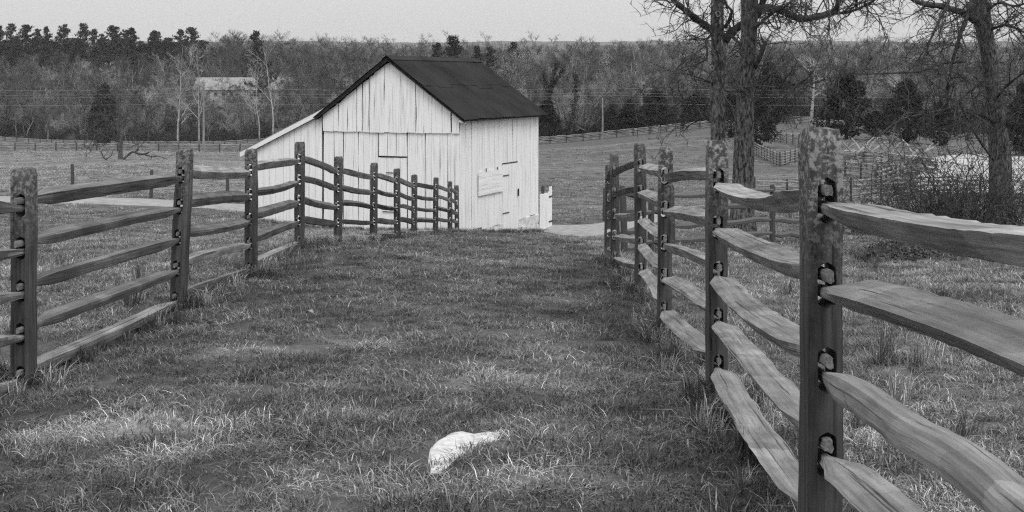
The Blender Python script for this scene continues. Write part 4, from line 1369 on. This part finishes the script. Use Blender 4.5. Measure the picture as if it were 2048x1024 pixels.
near_tree('twin_tree', 'left trunk of the two big bare trees, straight with pale bark patches', 1440, 28.0,
    [(1441, 486, 38), (1440, 400, 32), (1437, 290, 29), (1435, 200, 30), (1437, 110, 29), (1434, 40, 26), (1437, -30, 25), (1440, -160, 18)],
    [([(1432, 66, 0), (1412, 52, .1), (1390, 36, 0), (1375, 24, -.2), (1358, 10, -.3), (1345, -3, -.3), (1318, -40, -.4)], 16, 9, 9),
     ([(1448, 82, 0), (1462, 66, 0), (1480, 52, .0), (1500, 42, -.2), (1516, 28, -.6), (1530, -10, -1.0), (1550, -70, -1.4)], 19, 10, 6),
     ([(1424, 68, 0), (1412, 82, -.3), (1414, 100, -.4), (1412, 118, -.4), (1396, 127, -.4), (1389, 133, -.4), (1384, 148, -.4)], 5, 2, 5),
     ([(1450, 55, 0), (1458, 40, -.2), (1463, 22, -.3), (1452, 8, -.3), (1446, -15, -.3)], 7, 4, 4),
     ([(1432, 170, 0), (1405, 158, -.4), (1375, 148, -.8), (1345, 146, -1.2)], 4, 1.5, 6),
     ([(1432, 215, 0), (1400, 185, .5), (1378, 196, .6), (1366, 205, .8), (1372, 195, 1.0)], 4, 1.5, 6),
     ([(1430, 250, 0), (1408, 235, .3), (1395, 240, .5), (1370, 232, .6)], 4, 1.2, 7),
     ([(1440, 0, 0), (1400, -20, -.8), (1370, -10, -1.4), (1340, 20, -2.0)], 5, 2, 9)], 41, 16, barkmat='bark_patchy', knots=[(1436, 28, 11), (1424, 136, 9), (1441, 147, 7)])
near_tree('twin_tree', 'right, thicker and darker trunk of the two big bare trees', 1484, 27.0,
    [(1482, 486, 60), (1484, 420, 48), (1487, 330, 42), (1489, 250, 38), (1492, 180, 34), (1496, 110, 31), (1499, 50, 33), (1500, -20, 36), (1502, -170, 26)],
    [([(1506, 20, 0), (1530, 16, -.3), (1560, 20, -.6), (1585, 32, -.8), (1606, 38, -.9), (1640, 32, -1.0), (1664, 26, -1.0), (1674, 14, -1.1), (1679, -12, -1.2), (1690, -60, -1.3)], 17, 9, 22),
     ([(1660, 27, -1.0), (1690, 25, -1.3), (1715, 18, -1.5), (1740, 6, -1.7), (1757, -6, -1.8)], 7, 4, 14),
     ([(1510, 135, 0), (1518, 118, -.3), (1525, 100, -.4), (1531, 82, -.4)], 10, 8, 4),
     ([(1484, 92, 0), (1474, 82, .2), (1464, 74, .3), (1455, 70, .5)], 7, 5, 2),
     ([(1480, 178, 0), (1515, 172, -.5), (1560, 175, -1.0), (1590, 168, -1.3), (1640, 164, -1.7)], 5, 1.5, 14),
     ([(1500, 190, 0), (1480, 184, -.4), (1455, 182, -.6), (1440, 174, -.9)], 4, 1.5, 4),
     ([(1506, 60, 0), (1540, 30, -1), (1580, 5, -2), (1600, -30, -2.5)], 6, 3, 16),
     ([(1506, -40, 0), (1560, -50, -1), (1620, -30, -2), (1690, -10, -2.6)], 8, 3, 26),
     ([(1500, 165, 0), (1540, 150, .8), (1570, 160, 1.2), (1600, 172, 1.5)], 4, 1.5, 8)], 42, 18)
near_tree('leaning_tree', 'big bare tree at the right edge, trunk leaning left above brambles', 2000, 33.0,
    [(2003, 450, 58), (2001, 380, 46), (2000, 310, 44), (1992, 240, 36), (1984, 170, 32), (1976, 100, 32), (1965, 40, 36), (1957, -10, 38), (1945, -150, 26)],
    [([(1962, 50, 0), (1948, 40, -.3), (1930, 28, -.6), (1908, 20, -.9), (1880, 12, -1.2), (1850, 8, -1.5), (1825, -2, -1.6), (1790, -30, -1.8)], 16, 8, 18),
     ([(1952, -30, -.4), (1940, 15, -.9), (1930, 45, -1.2), (1920, 70, -1.3), (1914, 95, -1.3), (1906, 118, -1.3), (1900, 150, -1.3), (1893, 178, -1.3)], 11, 4, 18),
     ([(1905, -30, -1.0), (1895, 10, -1.3), (1880, 38, -1.5), (1866, 68, -1.6), (1856, 92, -1.6), (1853, 112, -1.6)], 7, 3, 12),
     ([(1930, 122, -1.2), (1905, 125, -1.3), (1880, 127, -1.4), (1860, 136, -1.5), (1835, 143, -1.6), (1800, 145, -1.7), (1760, 147, -1.8), (1712, 147, -1.9), (1690, 142, -2), (1664, 138, -2)], 7, 2, 16),
     ([(1975, 20, 0), (2000, 5, -1.0), (2030, 12, -1.5), (2070, 0, -2)], 7, 3, 14),
     ([(1980, 60, 0), (2010, 50, -1.0), (2040, 60, -1.5), (2080, 85, -2)], 6, 3, 16),
     ([(1985, 180, 0), (1960, 170, -.8), (1930, 190, -1.4), (1900, 215, -1.8), (1860, 225, -2.2), (1800, 240, -2.6), (1760, 270, -3)], 6, 2, 18),
     ([(1995, 250, 0), (1965, 230, -.8), (1935, 225, -1.2), (1880, 228, -1.5), (1820, 226, -2), (1790, 240, -2.2)], 7, 2, 16),
     ([(1995, 330, 0), (1965, 290, -.5), (1940, 250, -1), (1915, 205, -1.5), (1870, 190, -2)], 6, 2, 16),
     ([(2005, 260, 0), (2030, 225, -.6), (2060, 190, -1)], 6, 3, 10),
     ([(1990, 200, 0), (2015, 170, -1), (2040, 150, -1.5), (2080, 120, -2)], 5, 2, 14)], 43, 34, twl=1.25)
# small broken tree in the left field and the limb lying by it
near_tree('broken_tree', 'small dark broken-topped tree standing in the left field', 242, 112.0,
    [(241, 325, 9), (241, 300, 8), (243, 270, 7), (245, 250, 5.5), (244, 236, 4)],
    [([(242, 275, 0), (232, 262, 0), (222, 250, 0), (212, 235, 0), (200, 228, 0)], 3, 1, 10), ([(243, 262, 0), (252, 245, 0), (246, 225, 0), (236, 208, 0), (220, 195, 0)], 3, 1, 12),
     ([(241, 285, 0), (222, 278, 0), (200, 268, 0), (185, 272, 0)], 3, 1, 10), ([(243, 280, 0), (252, 270, 0), (262, 275, 0)], 2, 1, 4)], 44, 8, tr=.045, twl=2.2, crown_top=False)
def fallen_limb():
    d = 110.5; b = gp(272, d); r = random.Random(3)
    mb = MB()
    for pts, w0, w1 in [([(247, 319), (256, 310), (266, 304), (278, 308), (290, 308), (298, 304)], 5, 3), ([(270, 306), (276, 296), (274, 288), (266, 292), (262, 296)], 3, 1.5), ([(276, 296), (283, 290), (288, 284)], 2, 1),
                        ([(290, 310), (304, 313), (316, 312), (328, 316), (338, 322)], 3, 1.2), ([(304, 313), (300, 320), (292, 322)], 2, 1), ([(218, 322), (208, 316), (203, 304), (207, 298)], 3, 1.2), ([(212, 318), (222, 312), (226, 302)], 2, 1)]:
        lp = smooth([P(x, y, d + r.uniform(-.3, .3)) - b for x, y in pts], 3)
        mb.tube(lp, lerp_r(w0 * d / F / 2, w1 * d / F / 2, len(lp)), 6)
        twigs(mb, lp, r, 3, 1.2, .03, -.02, 0)
    tag(mb.build('fallen_branch', M['twig'], None, None, b), 'dark fallen branch arching on the grass beside the broken tree', 'branch')
fallen_limb()

# brambles and scrub under the right-hand tree
def bramble(px, d, w, h, n, seed, label):
    r = random.Random(seed); p = gp(px, d); mb = MB()
    for k in range(int(n * .65)):
        b = Vector((r.uniform(-.5, .5) * w, r.uniform(-.6, .6), -.05))
        dirv = Vector((r.gauss(0, .6), r.gauss(0, .4), 1))
        bp = wander(b, dirv, h * r.uniform(.7, 1.7), 8, .16, r, -.10)
        mb.tube(bp, lerp_r(.014, .005, 9), 3, False)
        twigs(mb, bp, r, 5, h * .4, .007, -.05, 1, .2)
    tag(mb.build('bramble', M['twig'], None, None, p), label, 'shrub', 'brambles under the right-hand tree')
for i, (px, d, w, h, n) in enumerate([(1735, 30, 1.2, 1.0, 40), (1800, 29, 1.4, 1.3, 55), (1870, 30, 1.4, 1.4, 60), (1930, 30, 1.4, 1.5, 60), (1985, 29, 1.2, 1.6, 55), (2050, 29, 1.4, 1.7, 55), (1840, 34, 1.8, 2.0, 45), (1930, 35, 1.8, 2.6, 45), (2080, 33, 1.8, 2.6, 40)]):
    bramble(px, d, w, h, n, 600 + i, ['low bramble at the left end of the tangle, right of the big post', 'thick low bramble second from the left in the tangle', 'dense bramble in the middle of the tangle before the straw field', 'dense bramble close left of the leaning trunk',
        'bramble wrapped about the foot of the leaning trunk', 'tall bramble right of the leaning trunk at the picture edge', 'loose thin bramble rising behind the middle of the tangle', 'tall wiry bramble behind, close left of the leaning trunk', 'tall wiry bramble behind at the far right edge'][i])
def mat_shrub(px0, px1, d, h, seed, label):
    r = random.Random(seed); p = gp((px0 + px1) / 2, d); mb = MB()
    W = (px1 - px0) * d / F
    for k in range(2600):
        x = r.uniform(-.5, .5) * W; y = r.gauss(0, .35)
        z = gz(p.x + x, p.y + y) - p.z if k % 50 == 0 else -x * 0
        hh = h * max(.1, 1 - (2 * x / W) ** 4) * r.random() ** .7
        c = Vector((x, y, hh))
        if k % 3: mb.leaf(c, r.uniform(.05, .1), r)
        else:
            dd = Vector((r.gauss(0, 1), r.gauss(0, .6), r.gauss(.5, .5))).normalized(); mb.sliver(c, c + dd * .22, .008, r)
    tag(mb.build('low_shrub', M['leaf_litter'], None, None, p), label, 'shrub')
mat_shrub(1715, 2010, 21.5, .33, 8, 'dark low creeping shrub on the grass behind the nearest top rail')

# ---------------------------------------------------------------- grass
def clump(seed, n, rad, h, w, mat, lean=.5):
    r = random.Random(seed); vs, fs, tone = [], [], []
    for k in range(n):
        a = r.uniform(0, 6.28); q = rad * math.sqrt(r.random())
        b = Vector((math.cos(a) * q, math.sin(a) * q, -.012))
        hh = h * r.uniform(.45, 1.25); ld = Vector((r.gauss(0, 1), r.gauss(0, 1), 0)).normalized() * hh * abs(r.gauss(0, lean)) + Vector((math.cos(a), math.sin(a), 0)) * hh * .25
        o = Vector((-ld.y, ld.x, 0)); o = (o.normalized() if o.length > 1e-6 else Vector((1, 0, 0))) * w * .5
        o.rotate(Matrix.Rotation(r.uniform(-.9, .9), 3, 'Z'))
        m = b + ld * .35 + Vector((0, 0, hh * .62)); e = b + ld + Vector((0, 0, hh * r.uniform(.65, 1.0)))
        k0 = len(vs); vs += [b - o, b + o, m + o * .85, m - o * .85, e]
        fs += [(k0, k0 + 1, k0 + 2, k0 + 3), (k0 + 3, k0 + 2, k0 + 4)]
        t = math.exp(r.gauss(0, .55)); tone += [t] * 5
    me = bpy.data.meshes.new('tuft'); me.from_pydata([tuple(v) for v in vs], [], fs)
    at = me.color_attributes.new('tone', 'FLOAT_COLOR', 'POINT')
    at.data.foreach_set('color', np.repeat(np.array(tone, np.float32), 4))
    me.materials.append(mat); return me
def grass():
    rng = np.random.default_rng(5)
    meshes = []
    for t in range(3):
        for k in range(4):
            meshes.append(clump(700 + t * 10 + k, 120, .13, [.036, .04, .045][t] * (1 + .3 * (k == 3)) * .88, .0038, BL[t], 1.4))
    for t in range(3):     # tall tufts
        meshes.append(clump(750 + t, 80, .07, .15, .0045, BL[t], .6))
    X, Y = [], []
    def ring(d0, d1, dens, um=.46):
        n = int(um * (d1 * d1 - d0 * d0) * dens)
        d = np.sqrt(rng.uniform(d0 * d0, d1 * d1, n)); u = rng.uniform(-um, um, n)
        X.append(u * d); Y.append(d)
    ring(2.2, 9, 95); ring(9, 16, 55); ring(16, 28, 26); ring(28, 44, 12); ring(44, 62, 5); ring(62, 100, 3.0); ring(100, 180, .5)
    x = np.concatenate(X); y = np.concatenate(Y)
    pn = np.array(PATH_NEAR); pf = np.array(PATH_FAR)
    keep = ~((y > np.interp(x, pn[:, 0], pn[:, 1]) - .1) & (y < np.interp(x, pf[:, 0], pf[:, 1]) + .1))
    # inside the barn
    rel = np.stack([x - BC.x, y - BC.y], -1); uu = rel @ np.array([BU.x, BU.y]); vv = rel @ np.array([BV.x, BV.y])
    keep &= ~((uu > -.05) & (uu < BW + LW) & (vv > -.05) & (vv < BL_))
    # bare stone
    sp = np.array([(w.x, w.y) for w in STONE]); sc_ = sp.mean(0); sp = sc_ + (sp - sc_) * 1.08; sp[:, 1] -= .03
    inside = np.zeros(len(x), bool)
    j = len(sp) - 1
    for i in range(len(sp)):
        c = ((sp[i, 1] > y) != (sp[j, 1] > y)) & (x < (sp[j, 0] - sp[i, 0]) * (y - sp[i, 1]) / (sp[j, 1] - sp[i, 1] + 1e-12) + sp[i, 0])
        inside ^= c; j = i
    keep &= ~inside
    x, y = x[keep], y[keep]
    z = terr(x, y)
    dry = dryness(x, y)
    nz = np.array([mnoise.noise((a * .8, b * .8, 1.0)) * .35 + mnoise.noise((a * 2.6, b * 2.6, 4.0)) * .25 for a, b in zip(x, y)])
    dr = dry + nz + rng.normal(0, .12, len(x))
    tone = np.where(dr < .22, 0, np.where(dr < .62, 1, 2))
    # bare/thin spots
    thin = np.array([mnoise.noise((a * 1.7 + 40, b * 1.7, 9.0)) for a, b in zip(x, y)])
    k = thin > -.75
    x, y, z, tone, dr, thin = x[k], y[k], z[k], tone[k], dr[k], thin[k]
    idx = tone * 4 + rng.integers(0, 4, len(x))
    tall = ((x > 1.2) | (x < -3.1)) & (rng.random(len(x)) < np.where(thin > .3, .04, .008) * np.clip(1.6 - y * .06, .1, 1)) & (y < 40)
    idx = np.where(tall, 12 + tone, idx)
    s = rng.uniform(.7, 1.25, len(x)) * np.clip(1 + (y - 9) * .022, 1, 3.6)
    hsc = s * np.clip(1 + thin * .9, .55, 1.6) * np.clip(1 - (y - 20) * .006, .6, 1)
    hsc *= 1 - .4 * np.clip(dr - .35, 0, 1)
    outside = (x > 1.5) | (x < -3.6)
    hsc *= np.where(outside, 1.25, 1)
    pts = np.stack([x, y, z], -1); rot = np.stack([rng.normal(0, .08, len(x)), rng.normal(0, .08, len(x)), rng.uniform(0, 6.28, len(x))], -1)
    scl = np.stack([s, s, hsc], -1)
    # long grass round the fence posts and along the barn foot
    ex = []
    r = random.Random(4)
    for px_, py_ in LEFT + RIGHT:
        for k in range(16):
            ex.append((px_ + r.gauss(0, .13), py_ + r.gauss(0, .16)))
    for a, b in zip(LEFT[:-1] + RIGHT[:-1], LEFT[1:] + RIGHT[1:]):
        if abs(a[0] - b[0]) > 2: continue
        for k in range(20):
            t = r.random(); ex.append((a[0] + (b[0] - a[0]) * t + r.gauss(0, .1), a[1] + (b[1] - a[1]) * t))
    for k in range(150):
        t = r.uniform(0, BW + LW); q = BC + BU * t - BV * r.uniform(.05, .3); ex.append((q.x, q.y))
    for k in range(120):
        t = r.uniform(0, BL_); q = BC + BV * t - BU * r.uniform(.08, .35); ex.append((q.x, q.y))
    e = np.array(ex); ez = terr(e[:, 0], e[:, 1]); n = len(e)
    et = rng.integers(0, 3, n); es = rng.uniform(.6, 1.3, n)
    pts = np.concatenate([pts, np.stack([e[:, 0], e[:, 1], ez], -1)])
    idx = np.concatenate([idx, 12 + et]); rot = np.concatenate([rot, np.stack([np.zeros(n), np.zeros(n), rng.uniform(0, 6.28, n)], -1)])
    scl = np.concatenate([scl, np.stack([es, es, es], -1)])
    print('grass tufts', len(pts))
    collection_instances('grass', meshes, pts, idx, rot, scl, 'rough patchy pasture grass covering the lane and fields', 'grass')
grass()

# ---------------------------------------------------------------- air
def haze():
    mb = MB(); mb.box((-5500, -300, -60), (5500, 4600, 140))
    m = bpy.data.materials.new('haze_air'); m.use_nodes = True
    nt = m.node_tree; nt.nodes.clear()
    o = nt.nodes.new('ShaderNodeOutputMaterial'); v = nt.nodes.new('ShaderNodeVolumePrincipled')
    v.inputs['Color'].default_value = G(.9); v.inputs['Density'].default_value = 0.00010; v.inputs['Anisotropy'].default_value = 0.0
    nt.links.new(v.outputs[0], o.inputs['Volume'])
    tag(mb.build('haze', m), 'thin pale haze hanging over the valley', 'haze', kind='stuff')
haze()
